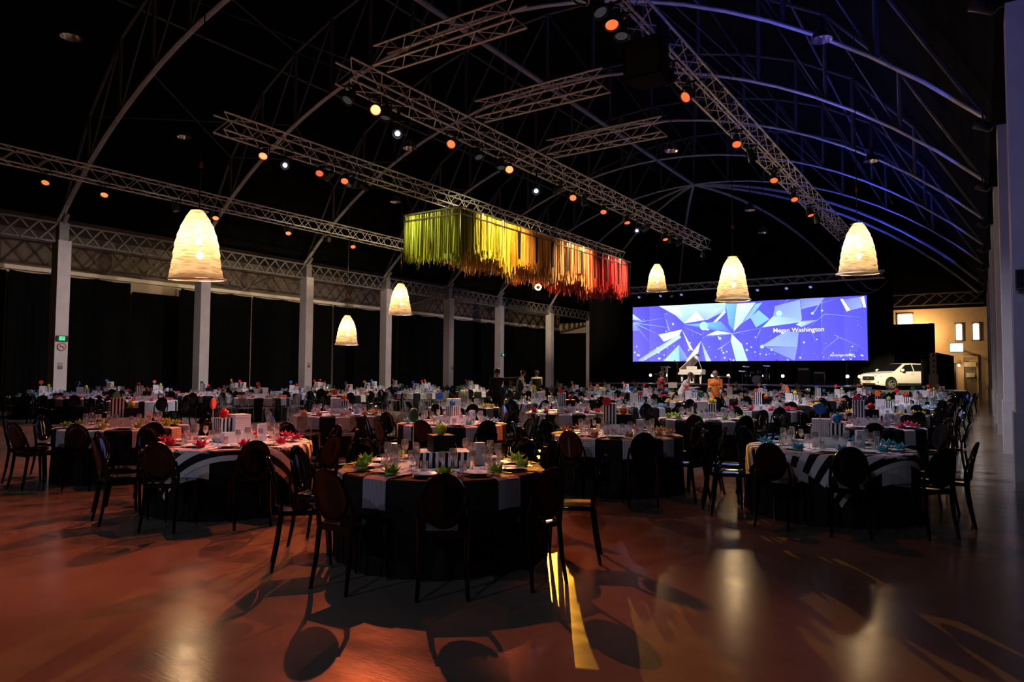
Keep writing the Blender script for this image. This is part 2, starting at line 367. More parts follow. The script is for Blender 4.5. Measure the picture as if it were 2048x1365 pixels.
ob('transom_sign', MB().box((0, -.1, 2.5), (.7, .06, .32)).mesh('transom_sign', pbr('cream_sign', (.75, .7, .5), .5, noise=.05)), d)
ob('notice', MB().box((0, -.1, 1.75), (.5, .04, .3)).mesh('notice', pbr('cream_sign', (.75, .7, .5), .5)), d)
tag(ob('dark_opening', MB().box((-1.6, EY-.03, 1.3), (.34, .05, 2.6)).mesh('dark_opening', BLACK)), 'dark narrow doorway beside the low drape', kind='structure')
t = thing('television', 'small bright wall television above the end doorway', 'television', (-1.36, 57.6, 3.35))
ob('bezel', MB().box((0, .04, .31), (.84, .06, .64)).mesh('bezel', BLACK), t)
ob('screen', MB().box((0, 0, .31), (.78, .03, .56)).mesh('screen', emit('tv_glow', (.55, .95, 1), 1.8)), t)
ob('bracket', MB().box((0, .4, .31), (.1, .7, .1)).mesh('bracket', BLACK), t)
t = thing('wall_lamp', 'small white flood lamp by the end doorway', 'lamp', (-1.25, 57.9, 2.45))
ob('housing', MB().lathe([(0, .1), (.05, .1), (.1, 0), (.1, -.02), (0, -.02)], 10).mesh('housing', WHITE, True), t, rot=(.9, .5, 0))
ob('lens', MB().lathe([(0, 0), (.09, 0), (.09, .02), (0, .02)], 10).mesh('lens', emit('flood_lens', (1, .9, .7), 8)), t, (0, -.03, -.03), (.9, .5, 0))
point('wall_lamp_light', (-1.3, 57.4, 2.3), (1, .62, .3), 25, .1)
t = thing('added_flood', 'added unseen amber flood behind the tall black drape', 'lamp', (-3.6, 57.6, 0))
ob('stand', MB().tube([(0, 0, 0), (0, 0, 4.3)], .03, 8).mesh('stand', BLACK), t)
ob('housing', MB().box((0, 0, 4.45), (.3, .16, .24)).mesh('housing', BLACK), t)
point('added_flood_light', (-3.6, 57.1, 4.75), (1, .55, .2), 380, .12)  # unseen lamp added behind the drape to brighten the upper end wall
# ================================================================= rigging trusses
_br = {}
def box_truss(label, p0, p1, size=.46, pitch=.46):
    p0, p1 = Vector(p0), Vector(p1); L = (p1-p0).length; n = max(2, round(L/pitch)); p = L/n; h = size/2
    rz = atan2((p1-p0).y, (p1-p0).x)
    t = thing('lighting_truss', label, 'truss', p0, rz, 'aluminium lighting trusses')
    ch = MB().tube([(0, 0, 0), (L, 0, 0)], .026, 8).mesh('chord', ALU, True)
    for sy in (-h, h):
        for sz in (-h, h): ob('chord', ch, t, (0, sy, sz))
    key = (round(p, 3), size)
    if key not in _br:
        def bm(a, b): return MB().tube([a, b], .013, 5).mesh('brace', ALU, True)
        _br[key] = {('t', 0): bm((0, -h, 0), (p, h, 0)), ('t', 1): bm((0, h, 0), (p, -h, 0)), ('s', 0): bm((0, 0, -h), (p, 0, h)), ('s', 1): bm((0, 0, h), (p, 0, -h))}
    B = _br[key]
    for i in range(n):
        for z in (-h, h): ob('brace', B['t', i % 2], t, (i*p, 0, z))
        for y in (-h, h): ob('brace', B['s', i % 2], t, (i*p, y, 0))
    return t
box_truss('long aluminium truss sloping down from the top edge to the screen', (-5, 5.2, 8), (-5, 34.6, 8))
box_truss('long aluminium truss with bright orange lamps over the centre', (-11.1, 10.1, 8), (-11.1, 33.7, 8))
box_truss('aluminium truss running above the coloured fringe chandelier', (-16.1, 10.5, 8), (-16.1, 34.7, 8))
box_truss('aluminium truss nearest the far columns, pendant lamp before it', (-23.9, 7.6, 8), (-23.9, 40.2, 8))
for y, w in ((10.7, 'first'), (14.3, 'second'), (17.85, 'third')):
    box_truss(w+' short cross truss reaching out from the centre truss', (-10.6, y, 8.35), (-7.0, y, 8.35), .42, .45)
box_truss('wide aluminium truss hung above the video screen', (-23.2, 49.4, 8.05), (-4.9, 49.4, 8.05), .46, .5)
t = thing('speaker_cluster', 'black flown speaker box under the long sloping truss', 'speaker', (-5, 11.95, 7.0))
ob('cabinet', MB().prism([(-.36, -.3), (.36, -.3), (.28, .32), (-.28, .32)], .72).mesh('cabinet', DRAPE), t)
ob('grille', MB().box((0, -.31, .36), (.64, .02, .64)).mesh('grille', RUBBER), t)
ob('rigging_frame', MB().box((-.3, 0, .88), (.05, .5, .34)).box((.3, 0, .88), (.05, .5, .34)).mesh('rigging_frame', BLACK), t)
# ---- lamps on the trusses
HOUS = MB().lathe([(0, .34), (.05, .34), (.09, .3), (.115, .05), (.13, 0), (.118, 0), (.105, .04), (0, .045)], 14).mesh('housing', BLACK, True)
LENS = MB().lathe([(0, .03), (.105, .03), (.105, .035), (0, .05)], 14)
YOKE = MB().box((-.145, 0, .19), (.015, .03, .34)).box((.145, 0, .19), (.015, .03, .34)).box((0, 0, .355), (.305, .03, .015)).mesh('yoke', BLACK)
CLAMP = MB().box((0, 0, .07), (.05, .05, .16)).tube([(-.04, 0, .15), (.04, 0, .15)], .045, 8).mesh('clamp', BLACK)
_lens = {}
def par(label, loc, tgt, col, est, power, size=50, radius=.07, group=None, lens_r=1., blend=.45, mount=True):
    t = thing('par_lamp', label, 'stage lamp', loc, 0, group)
    dirv = (Vector(tgt)-Vector(loc)); q = (-dirv).to_track_quat('Z', 'Y')
    R = q.to_matrix().to_4x4()
    h = ob('housing', HOUS, t, M=R @ Matrix.Translation((0, 0, -.15)))
    k = (tuple(col), est)
    if k not in _lens: _lens[k] = LENS.mesh('lens', emit('lamp_lens_%d' % len(_lens), col, est))
    ob('lens', _lens[k], t, M=R @ Matrix.Translation((0, 0, -.15)) @ Matrix.Scale(lens_r, 4))
    ob('yoke', YOKE, t, (0, 0, -.12), (0, 0, atan2(dirv.y, dirv.x)+pi/2)); zb_ = (7.77 if abs(loc[1]-49.17) > .1 else 7.82)-loc[2]
    if mount: ob('clamp', MB().box((0, 0, (zb_+.2)/2+.02), (.05, .05, zb_-.16)).mesh('clamp', BLACK), t); ob('mount_bar', MB().tube([(-.3, 0, zb_), (.3, 0, zb_)], .024, 8).mesh('mount_bar', BLACK, True), t)
    else: ob('bracket', MB().box((.18, .12, 0), (.4, .05, .05)).box((.0, .12, .1), (.05, .05, .2)).mesh('bracket', BLACK), t)
    if power: spot('par_lamp_light', Vector(loc)+dirv.normalized()*.2, tgt, col, power, size, blend, radius)
    return t
def rig(label, loc, tgt, col, power, size, blend, radius, mount=True):
    return par(label, loc, tgt, col, .04, power, size, radius, 'added and assumed rig lamps', blend=blend, mount=mount)
OR = (1, .16, .045); AM = (1, .28, .07); RD = (1, .1, .04); BW = (.55, .68, 1)
for i, (y, tg, pw, c) in enumerate([(10.39, (-2.6, 7.5, 0), 200, OR), (14.12, (-8.2, 4.6, 0), 4200, OR), (17.62, (-3.2, 13, .5), 1200, OR), (21.48, (-4, 17, .5), 1200, OR), (24.17, (-3, 20, .5), 1100, OR), (26.78, (-3, 25, .5), 1100, OR)]):
    par(ORD[i]+' orange lamp from the top edge under the long sloping truss', (-5, y, 7.5), tg, c, 1.25, pw, 52 if i < 2 else 32, blend=.6, group='lamps on the sloping truss')
for i, (y, tg, pw, c, es) in enumerate([(11.09, (-4.5, 2.8, 0), 4200, OR, 9), (13.81, (-8.2, 5.6, .4), 2600, OR, 1.8), (16.42, (-6.4, 9.4, .5), 1600, OR, 4), (20.19, (-7.5, 13.5, .5), 1400, OR, 2), (22.45, (-9, 18, .5), 1300, OR, 1.4), (24.45, (-9, 22, .5), 1300, OR, 1.3), (28.33, (-9, 26, .5), 1300, OR, 1.3)]):
    par(ORD[i]+' red-orange lamp from the near end of the centre truss', (-11.1, y, 7.5), tg, c, es, pw, 40 if i == 0 else 30, .06, blend=.6, group='lamps on the centre truss')
par('blue-white spot hanging below the near end of the centre truss', (-11.1, 11.82, 7.2), (-8, 6, .5), BW, 22, 25, 22, lens_r=.55, group='white spots')
par('blue-white spot hanging below the middle of the centre truss', (-11.1, 17.9, 7.2), (-7, 9, .5), BW, 18, 40, 22, lens_r=.55, group='white spots')
par('blue-white spot under the fringe truss near its end', (-16.1, 12.6, 7.45), (-9, 5, .5), BW, 18, 40, 22, lens_r=.55, group='white spots')
par('small blue-white spot at the far part of the centre truss', (-11.1, 25.4, 7.3), (-7, 14, .5), BW, 14, 60, 24, lens_r=.5, group='white spots')
for i, (y, c, es) in enumerate([(11.88, RD, 6), (13.83, RD, 1.5), (14.81, RD, 2.5)]):
    par(ORD[i]+' red lamp on the near end of the fringe truss', (-16.1, y, 7.55), (-12, y-5, .2), c, es, 1300, 50, group='lamps on the fringe truss')
for i, (y, c, es, pw) in enumerate([(9.79, AM, 1.0, 300), (11.54, OR, 2.5, 700), (15.58, OR, 3, 800), (18.92, OR, 2.5, 800), (22.54, OR, 2, 800), (27, OR, 1.5, 700)]):
    par(ORD[i]+' warm lamp from the frame edge on the column-side truss', (-23.9, y, 7.5), (-20, y-3.2, .5), c, es, pw, 60, group='lamps on the column-side truss')
par('dazzling amber spot at the far end of the column-side truss', (-23.9, 38.8, 7.3), (-3.0, 4.6, .2), (1, .42, .03), 420, 60000, 13, .05, lens_r=2.0, blend=.6)
for i, x in enumerate((-21.3, -19.6, -18, -14.2, -12.6, -10.7, -9.2)):
    par(ORD[i]+' dark moving head from the piano side above the screen', (x, 49.17, 7.55), (x, 44, 3), (.35, .4, 1), .6, 0, group='moving heads above the screen')
for i, (x, tg) in enumerate(((-11.5, (-9.5, 7, .6)), (-6, (-5, 7, .6)), (-1.2, (-2, 9, .6)))):
    t = thing('assumed_flood', ORD[i]+' assumed unseen cool flood on the wall behind the viewer', 'lamp', (x, -5.9, 6.2))  # unseen floods assumed from the cool light on the table fronts
    ob('housing', MB().box((0, 0, 0), (.4, .2, .3)).mesh('housing', BLACK), t); ob('bracket', MB().box((0, -.12, .1), (.06, .2, .06)).mesh('bracket', BLACK), t)
    ob('lens', MB().box((0, .105, 0), (.36, .01, .26)).mesh('lens', emit('assumed_flood_glass', (.75, .75, 1), 6)), t)
    spot('assumed_flood_light', (x, -5.7, 6.2), tg, (.7, .76, 1), 330, 60, .8, .15)
for wi, (x, y, tx, ty) in enumerate(((-5, 13, -3, 16), (-5, 19, -4, 22), (-5, 28, -4, 31), (-11.1, 16, -9.5, 14), (-11.1, 21, -10, 22), (-11.1, 29, -12, 31), (-16.1, 22, -20, 18), (-16.1, 30, -20, 27), (-23.9, 14, -23, 14), (-23.9, 26, -23, 26), (-16.1, 15, -15.5, 10))):  # washes added to brighten the table tops and the aisle floor
    rig('%s added dark wash lamp from its near end on the %s truss' % (ORD[(0, 1, 2, 0, 1, 2, 1, 2, 0, 1, 0)[wi]], {-5: 'sloping', -11.1: 'centre', -16.1: 'fringe', -23.9: 'column-side'}[x]), (x, y, 7.5), (tx, ty, .7), (.9, .83, 1), 2000, 85, .9, .15)
for (x, y, tx, ty, c, pw), w in zip(((-5, 6.6, -4.1, 5.05, (1, .9, .95), 800), (-5, 9.9, -1.6, 9.0, (.8, .8, 1), 900), (-5, 10.8, -4.3, 9.15, (1, .88, .95), 800), (-5, 9.4, -7.4, 9.35, (.95, .88, 1), 800), (-5, 6.9, -7.35, 5.2, (1, .8, .85), 1000), (-11.1, 10.3, -10.9, 5.75, (.95, .85, .85), 500), (-11.1, 11.4, -10.85, 9.95, (.95, .85, 1), 900), (-11.1, 14.9, -7.75, 13.6, (1, .85, .85), 900)), ('green-napkin', 'teal-napkin', 'tan-napkin', 'pale-blue-napkin', 'red-napkin striped', 'lime-napkin', 'orange-napkin', 'farther red-napkin')):  # narrow spots added to brighten single table tops without the floor
    rig('added dark narrow spot lamp aimed down at the %s table' % w, (x, y, 7.5), (tx, ty, .78), c, pw, 13.5, .35, .08)
rig('assumed warm spot lamp above the screen lighting the piano', (-18.8, 49.17, 7.5), (-15.8, 45.6, 1.9), (1, .78, .55), 6000, 20, .5, .1)  # piano and car lamps assumed from how brightly both are lit
rig('assumed dark spot lamp at the centre truss end facing the piano', (-11.1, 33.3, 7.5), (-15.8, 45.6, 1.9), (1, .82, .62), 8000, 16, .5, .1)
rig('assumed dark spot lamp at the sloping truss end facing the car', (-5, 34.2, 7.5), (-4.6, 47.6, 1.7), (1, .8, .48), 20000, 19, .5, .1)
# assumed fringe chandelier lamps sit on the neighbouring trusses
rig('assumed dark centre truss lamp lighting the yellow fringe', (-11.1, 19.2, 7.5), (-14.6, 20.2, 6.1), (1, .9, .5), 1500, 70, .6, .1)
rig('assumed dark centre truss lamp lighting the orange fringe', (-11.1, 26.2, 7.5), (-14.2, 25.6, 6.1), (1, .78, .45), 3000, 70, .6, .1)
rig('assumed dark centre truss lamp lighting the red fringe', (-11.1, 29.9, 7.5), (-14.2, 29.2, 6.0), (1, .62, .45), 1500, 60, .6, .1)
rig('assumed dark fringe truss lamp lighting the green fringe end', (-16.1, 15.6, 7.5), (-15.0, 18.4, 6.1), (.95, 1, .5), 420, 60, .6, .1)
rig('added column-side truss fill lamp lighting the yellow fringe', (-23.9, 21, 7.5), (-15.4, 22, 5.7), (1, .85, .5), 2200, 60, .6, .1)  # this lamp and the next are fills added for the inner strands
rig('added column-side truss fill lamp lighting the red fringe', (-23.9, 29, 7.5), (-15.4, 28.5, 5.6), (1, .75, .5), 2200, 60, .6, .1)
rig('added dark lamp at the column-side truss end facing the end wall', (-23.9, 39.9, 7.5), (-31, 58, 5.9), (1, .75, .5), 2600, 50, .8, .1)  # lamp added to brighten the cream strip of the end wall
# blue uplights at the springing of the near arches
for k, y in enumerate(AY+[47.6]):
    t = par('small dark uplight at the foot of the '+ORD[k]+' arch, near column row', (.15, y-.3, 7.0), (-6, y-.1, 11.2), (.12, .16, 1), .2, 0, group='arch uplights', mount=False)
    spot('arch_uplight', (-.1, y-.45, 7.2), (-5.5, y+.05, 11), (.05, .09, 1), 170, 75, .8, .05)
    spot('arch_uplight', (-5, y-.5, 8.35), (-4.6, y+.1, 11.4), (.05, .09, 1), 330 if k < 4 else 800, 140, .6, .05)  # assumed extra uplight with no lamp body, evening the blue along the arch
for yi, (y, ty) in enumerate(((13.8, 13), (14.8, 21), (26, 30), (32, 42))):  # pinkish light on the far columns is assumed to come from these
    rig(ORD[yi]+' dark lamp on the fringe truss assumed turned to the far columns', (-16.1, y+.35, 7.5), (-29, ty, 2.6), (1, .8, .8), 3000, 50, 1.0, .15)
rig('assumed dark wash lamp on the sloping truss facing the near columns', (-5, 5.5, 7.5), (.5, 14, 5.5), (.2, .24, 1), 480, 70, .8, .1)  # lamp assumed for the blue light on the near columns
# ================================================================= fringe chandelier
CX0, CX1, CY0, CY1, CZ = -16.3, -13.85, 17.7, 30.9, 7.0
t = thing('fringe_chandelier', 'long chandelier of yellow, orange and red hanging fringe under a truss', 'chandelier', ((CX0+CX1)/2, CY0, CZ))
base = Vector(((CX0+CX1)/2, CY0, CZ))
def cl(p): return Vector(p)-base
GOLD = pbr('brushed_brass_frame', (.6, .5, .36), .35, 1., noise=.1)
for z in (CZ, CZ-.22):
    for x in (CX0, CX1): rod('frame_rail', cl((x, CY0, z)), cl((x, CY1, z)), .03, GOLD, t)
    for y in (CY0, CY1): rod('frame_rail', cl((CX0, y, z)), cl((CX1, y, z)), .03, GOLD, t)
for i in range(12):
    y = CY0+(CY1-CY0)*i/11
    for x in (CX0, CX1): rod('frame_post', cl((x, y, CZ-.22)), cl((x, y, CZ)), .025, GOLD, t)
    rod('cross_bar', cl((CX0, y, CZ)), cl((CX1, y, CZ)), .02, GOLD, t)
STR = MB().box((0, 0, -.5), (.02, .12, 1.0)).mesh('strap', BLACK)
for i in range(3, 12): ob('strap', STR, t, cl((CX1+.03, CY0+(CY1-CY0)*(i-.15)/11, CZ-.22)))
for (x, y) in ((CX0, CY0), (CX1, CY0), (CX0, CY1), (CX1, CY1)): rod('corner_drop', cl((x, y, CZ)), cl((x, y, CZ-1.15)), .018, GOLD, t)
for y in (CY0+2, CY0+6.6, CY1-2): rod('suspension_cable', cl((-16.1, y, CZ)), cl((-16.1, y, 7.75)), .02, BLACK, t)
ramp = [(0, (.45, .48, .02)), (.15, (.8, .55, .02)), (.32, (.9, .27, .02)), (.46, (.85, .45, .12)), (.6, (.85, .33, .06)), (.72, (.7, .03, .006)), (.88, (.65, .015, .006)), (1, (.4, .07, .03))]
def rampc(u):
    for (a, ca), (b, cb) in zip(ramp, ramp[1:]):
        if u <= b: k = (u-a)/(b-a); return [ca[i]+(cb[i]-ca[i])*k for i in range(3)]
    return ramp[-1][1]
fm = pbr('dyed_fringe', (.5, .4, .1), .55)
_t = fm.node_tree; at = _t.nodes.new('ShaderNodeVertexColor'); at.layer_name = 'dye'; _t.links.new(at.outputs[0], _t.nodes['Principled BSDF'].inputs['Base Color'])
m = MB(); cols = []; rr = random.Random(3)
def strand(x, y, ln):
    u = (y-CY0)/(CY1-CY0)+rr.gauss(0, .025); c = rampc(min(1, max(0, u))); k = rr.uniform(.55, 1.25); w = .015; a = rr.random()*pi
    dx, dy = w*cos(a), w*sin(a); o = cl((x, y, CZ-.05)); b = len(m.v); sw = rr.gauss(0, .02), rr.gauss(0, .02)
    m.v += [(o.x-dx, o.y-dy, o.z), (o.x+dx, o.y+dy, o.z), (o.x+dx+sw[0], o.y+dy+sw[1], o.z-ln), (o.x-dx+sw[0], o.y-dy+sw[1], o.z-ln)]
    m.f.append((b, b+1, b+2, b+3)); m.mi.append(0); cols.extend([[q*k for q in c]+[1]]*4)
for i in range(13000):
    y = rr.uniform(CY0, CY1); e = rr.random()
    x = CX1-abs(rr.gauss(0, .25)) if e < .5 else rr.uniform(CX0, CX1)
    if rr.random() < .12: y = CY0+abs(rr.gauss(0, .1))
    ln = 1.14+.14*sin(y*1.9)+.1*sin(y*4.1+x)+(x-CX0)/(CX1-CX0)*.05+abs(rr.gauss(0, .16))
    if y > 24: ln += .12*min(1, (y-24)/2)
    strand(x, y, ln)
me = m.mesh('fringe', fm); ca = me.color_attributes.new('dye', 'FLOAT_COLOR', 'CORNER')
for lp in me.loops: ca.data[lp.index].color = cols[lp.vertex_index]
tag(ob('fringe', me, t), 'yellow to red hanging fringe', kind='stuff')
# ================================================================= pendants
def shade_mat():
    m = bpy.data.materials.new('woven_wire_shade'); m.use_nodes = True; t = m.node_tree; t.nodes.clear(); L = t.links
    tc = t.nodes.new('ShaderNodeTexCoord'); mp = t.nodes.new('ShaderNodeMapping'); mp.inputs['Scale'].default_value = (2.5, 2.5, 26)
    n = t.nodes.new('ShaderNodeTexNoise'); n.inputs['Scale'].default_value = 1.6; n.inputs['Detail'].default_value = 5
    L.new(tc.outputs['Object'], mp.inputs[0]); L.new(mp.outputs[0], n.inputs['Vector'])
    cr = t.nodes.new('ShaderNodeValToRGB'); cr.color_ramp.elements[0].position = .3; cr.color_ramp.elements[0].color = (.15, .1, .055, 1)
    cr.color_ramp.elements[1].position = .62; cr.color_ramp.elements[1].color = (.42, .37, .29, 1); L.new(n.outputs[0], cr.inputs[0])
    tl = t.nodes.new('ShaderNodeBsdfTranslucent'); df = t.nodes.new('ShaderNodeBsdfDiffuse'); tr = t.nodes.new('ShaderNodeBsdfTransparent')
    L.new(cr.outputs[0], tl.inputs[0]); L.new(cr.outputs[0], df.inputs[0])
    a = t.nodes.new('ShaderNodeMixShader'); a.inputs[0].default_value = .3; L.new(tl.outputs[0], a.inputs[1]); L.new(df.outputs[0], a.inputs[2])
    b = t.nodes.new('ShaderNodeMixShader'); b.inputs[0].default_value = .3; L.new(a.outputs[0], b.inputs[1]); L.new(tr.outputs[0], b.inputs[2])
    o = t.nodes.new('ShaderNodeOutputMaterial'); L.new(b.outputs[0], o.inputs[0]); return m
SHADE = shade_mat(); BULB = emit('warm_bulb', (1, .75, .45), 14); SOCK = BLACK
PEND = [(0, .11), (.05, .165), (.12, .225), (.24, .304), (.44, .385), (.64, .436), (.84, .477), (.93, .485), (1, .535)]
def pendant(label, x, y, zb, sd, tilt):
    R = random.Random(sd); ph = [R.random()*6.3 for _ in range(6)]
    prof = []
    for i in range(23):
        q = i/22; z = 1.4*(1-q)
        for (qa, ra), (qb, rb) in zip(PEND, PEND[1:]):
            if q <= qb+1e-6: r = ra+(rb-ra)*(q-qa)/(qb-qa); break
        prof.append((r, z))
    def jit(r, z, t, i):
        q = 1-z/1.4; w = 1+.05*sin(3*t+ph[0]+q*2)*q**.5+.035*sin(7*t+ph[1]+5*q)+.03*sin(11*t+ph[2]-4*q)*(1-q*.5)+.02*sin(z*34+ph[3]+sin(2*t))*(q > .1)
        return r*w, z+.02*sin(2*t+ph[4])*q
    th = thing('pendant_lamp', label, 'pendant lamp', (x, y, zb), 0, 'bell-shaped mesh pendants')
    ob('shade', MB().lathe(prof, 40, jit=jit).mesh('shade', SHADE, True), th, rot=(tilt, tilt*.6, 0))
    ob('rim', MB().tube([((prof[-1][0]*1.0)*cos(a)*1.03, prof[-1][0]*1.03*sin(a), .0) for a in [2*pi*k/36 for k in range(37)]], .014, 6).mesh('rim', pbr('pale_wire', (.75, .65, .5), .5, noise=.1), True), th, rot=(tilt, tilt*.6, 0))
    ob('cap', MB().lathe([(0, 1.44), (.06, 1.43), (.17, 1.405), (.175, 1.39), (0, 1.39)], 20).mesh('cap', SOCK, True), th)
    rod('cable', (0, 0, 1.4), (0, 0, arch_up(x)+.3-zb), .012, BLACK, th)
    ob('hook', MB().box((0, 0, 2.35), (.05, .05, .12)).mesh('hook', pbr('red_hook', (.5, .03, .02), .5, noise=.1)), th)
    bm_ = MB().lathe([(0, -.09), (.05, -.07), (.065, -.03), (.055, .02), (.03, .06), (.02, .09), (0, .09)], 12).mesh('bulb', BULB, True)
    for k, (dx, dy, dz) in enumerate(((-.05, .03, 1.0), (.05, -.03, .78), (.03, .02, .5))):
        bb = ob('bulb', bm_, th, (dx, dy, dz))
        rod('socket', (0, 0, .08), (0, 0, .2), .022, SOCK, bb)
    point('pendant_light', (x, y, zb+.85), (1, .66, .33), 215, .12); point('pendant_light', (x, y, zb+.4), (1, .64, .3), 32, .1)
for a in [('largest glowing mesh pendant, before the column-side truss', -13.15, 8.2, 3.46, 1, .06), ('glowing mesh pendant hanging lowest, by the third far column', -24.95, 23.25, 2.94, 2, .0),
          ('glowing mesh pendant in front of the fourth far column', -21.7, 23.4, 4.25, 3, .03), ('small glowing mesh pendant above the screen corner', -13.85, 34.2, 5.95, 4, .02),
          ('glowing mesh pendant over the middle of the video screen', -6.5, 22.35, 3.99, 5, .0), ('glowing mesh pendant at the end of the long sloping truss', -2.77, 21.35, 4.43, 6, .05)]: pendant(*a)
# ================================================================= dim high-bay house lights
REFL = pbr('spun_aluminium', (.7, .68, .66), .28, 1., noise=.1)
def highbay(label, x, y, z):
    t = thing('high_bay_light', label, 'ceiling light', (x, y, z), 0, 'unlit high-bay lights')
    ob('reflector', MB().lathe([(.26, 0), (.24, .06), (.17, .22), (.09, .3), (.085, .3), (.16, .21), (.23, .06), (.25, 0)], 20).mesh('reflector', REFL, True), t)
    ob('gear_box', MB().lathe([(0, .5), (.07, .5), (.08, .48), (.08, .3), (0, .3)], 12).mesh('gear_box', BLACK, True), t)
    ob('lamp', MB().lathe([(0, .06), (.04, .08), (.05, .16), (.03, .28), (0, .28)], 10).mesh('lamp', CHINA, True), t)
    rod('stem', (0, 0, .5), (0, 0, arch_up(x)+.3-z), .015, BLACK, t)
for l, x, y, z in [('unlit high-bay light in the upper corner beyond the first arch', -19.0, 8.22, 10.05), ('unlit high-bay light above the large pendant', -23.5, 14.0, 9.99), ('unlit high-bay light between the two long trusses', -17, 18.7, 9.73),
                   ('unlit high-bay light just above the fringe chandelier', -22, 23.3, 9.4), ('unlit high-bay light beside the third cross truss', -9.2, 24.1, 9.75), ('unlit high-bay light under the nearest blue arch', -3.0, 17.75, 9.64),
                   ('unlit high-bay light reddish under the third blue arch', -3.2, 28.55, 9.53), ('unlit high-bay light above the screen pendant', -9.0, 33.85, 9.5), ('small unlit high-bay light by the pendant cable', -9.6, 38.6, 9.3)]: highbay(l, x, y, z)
# ================================================================= video screen
SX0, SX1, SZ0, SZ1, SY = -22.22, -5.99, 2.64, 6.82, 50.0
SW, SH = SX1-SX0, SZ1-SZ0
t = thing('video_screen', 'wide blue video screen showing crystal shards and a name', 'screen', ((SX0+SX1)/2, SY, SZ0))
ob('screen_frame', MB().box((0, .12, SH/2), (SW+.06, .16, SH+.06)).mesh('screen_frame', BLACK), t)
for sx in (-.42, .42): ob('truss_leg', MB().box((sx*SW, .35, -SZ0/2+.5), (.12, .12, SZ0+1)).mesh('truss_leg', BLACK), t)
def sc(x, y):
    u = (x-97)/1778; tp = 175-97*u; bt = 580-3*u; return ((u-.5)*SW, (bt-y)/(bt-tp)*SH)
m = MB(); vc = []; lay = [0]
def shard(pts, c0, c1=None):
    lay[0] += 1; o = len(m.v); n = len(pts); y = -lay[0]*.0006
    for i, p in enumerate(pts):
        x, z = sc(*p); x = min(SW/2, max(-SW/2, x)); z = min(SH, max(0, z)); m.v.append((x, y, z))
        k = 0 if n < 2 else abs(1-2*i/n); c = c0 if c1 is None else [c0[j]*k+c1[j]*(1-k) for j in range(3)]
        vc.append((*c, 1))
    m.f.append(tuple(range(o, o+n))); m.mi.append(0)
B0, B1 = (.075, .07, .78), (.12, .11, .9)
NXg = 12
for i in range(NXg):
    a, b = 97+1778*i/NXg, 97+1778*(i+1)/NXg
    ca_ = [(.19, .16, .8), (.16, .14, .8), (.13, .12, .78)][min(2, i//3)]
    shard([(a, 700), (b, 700), (b, 0), (a, 0)], ca_, (.09, .085, .82)); lay[0] = 0
lay[0] = 1
W1, W2, CY_, LB, MBl = (.85, .95, 1), (.6, .85, .95), (.22, .62, .9), (.32, .42, 1), (.2, .24, .95)
for pts, c0, c1 in [
    ([(330, 150), (880, 130), (880, 195), (740, 262), (545, 292), (470, 230)], W2, (.3, .5, .95)), ([(330, 160), (505, 165), (530, 248)], W1, W2), ([(545, 292), (650, 192), (708, 266)], W1, (1, 1, 1)),
    ([(708, 266), (640, 190), (860, 168), (740, 262)], (.35, .5, .95), W2), ([(720, 342), (872, 190), (884, 206), (742, 346)], W1, W2), ([(880, 140), (970, 140), (945, 350), (905, 300)], CY_, (.15, .3, .85)),
    ([(970, 140), (1110, 130), (1005, 288), (942, 352)], (.8, .95, .9), (.45, .75, .95)), ([(1010, 285), (1110, 140), (1160, 130), (1070, 250)], LB, CY_), ([(720, 385), (930, 368), (845, 330)], W2, W1), ([(930, 368), (545, 300), (700, 290), (840, 275)], (.12, .16, .8), CY_),
    ([(928, 372), (918, 420), (958, 590), (1048, 590), (1005, 450)], (.75, .95, .9), (.4, .7, .95)), ([(325, 378), (528, 338), (500, 386), (372, 432)], W2, W1), ([(526, 338), (622, 500), (588, 486)], W1, W1),
    ([(140, 572), (332, 466), (502, 378), (520, 398), (350, 500), (190, 576)], LB, W2), ([(368, 576), (502, 452), (506, 585)], (.5, .78, .95), CY_), ([(505, 585), (500, 450), (575, 560)], (.15, .22, .85), LB), ([(556, 585), (682, 424), (640, 590)], W1, W2), ([(684, 424), (764, 585), (722, 585)], LB, W2),
    ([(97, 225), (182, 276), (97, 268)], W2, LB), ([(97, 285), (150, 350), (97, 350)], LB, MBl), ([(1150, 466), (1308, 362), (1420, 352), (1408, 472)], (.34, .5, 1), (.25, .34, .98)), ([(1180, 474), (1408, 472), (1388, 585)], (.2, .26, .95), (.28, .36, 1)), ([(1070, 246), (1132, 188), (1212, 258), (1112, 322)], (.3, .5, .95), CY_),
    ([(1158, 322), (1240, 234), (1442, 258), (1432, 282)], W2, (.3, .5, 1)), ([(1252, 158), (1430, 108), (1442, 258), (1240, 234)], (.24, .34, .98), (.34, .5, 1)), ([(1432, 100), (1600, 70), (1560, 150), (1440, 180)], MBl, LB), ([(1400, 300), (1440, 275), (1560, 262), (1440, 320)], W2, MBl),
    ([(1703, 104), (1722, 104), (1770, 190), (1745, 202)], W1, W1), ([(1836, 90), (1858, 84), (1870, 170), (1852, 172)], W1, W1), ([(1722, 110), (1836, 88), (1846, 170), (1770, 192)], MBl, LB), ([(1740, 590), (1880, 420), (1880, 590)], (.09, .07, .8), B1)]: shard(pts, c0, c1)
def line(x0, y0, x1, y1, w, c):
    d = Vector((x1-x0, y1-y0)).normalized()*w; shard([(x0-d.y, y0+d.x), (x1, y1), (x0+d.y, y0-d.x)], c, c)
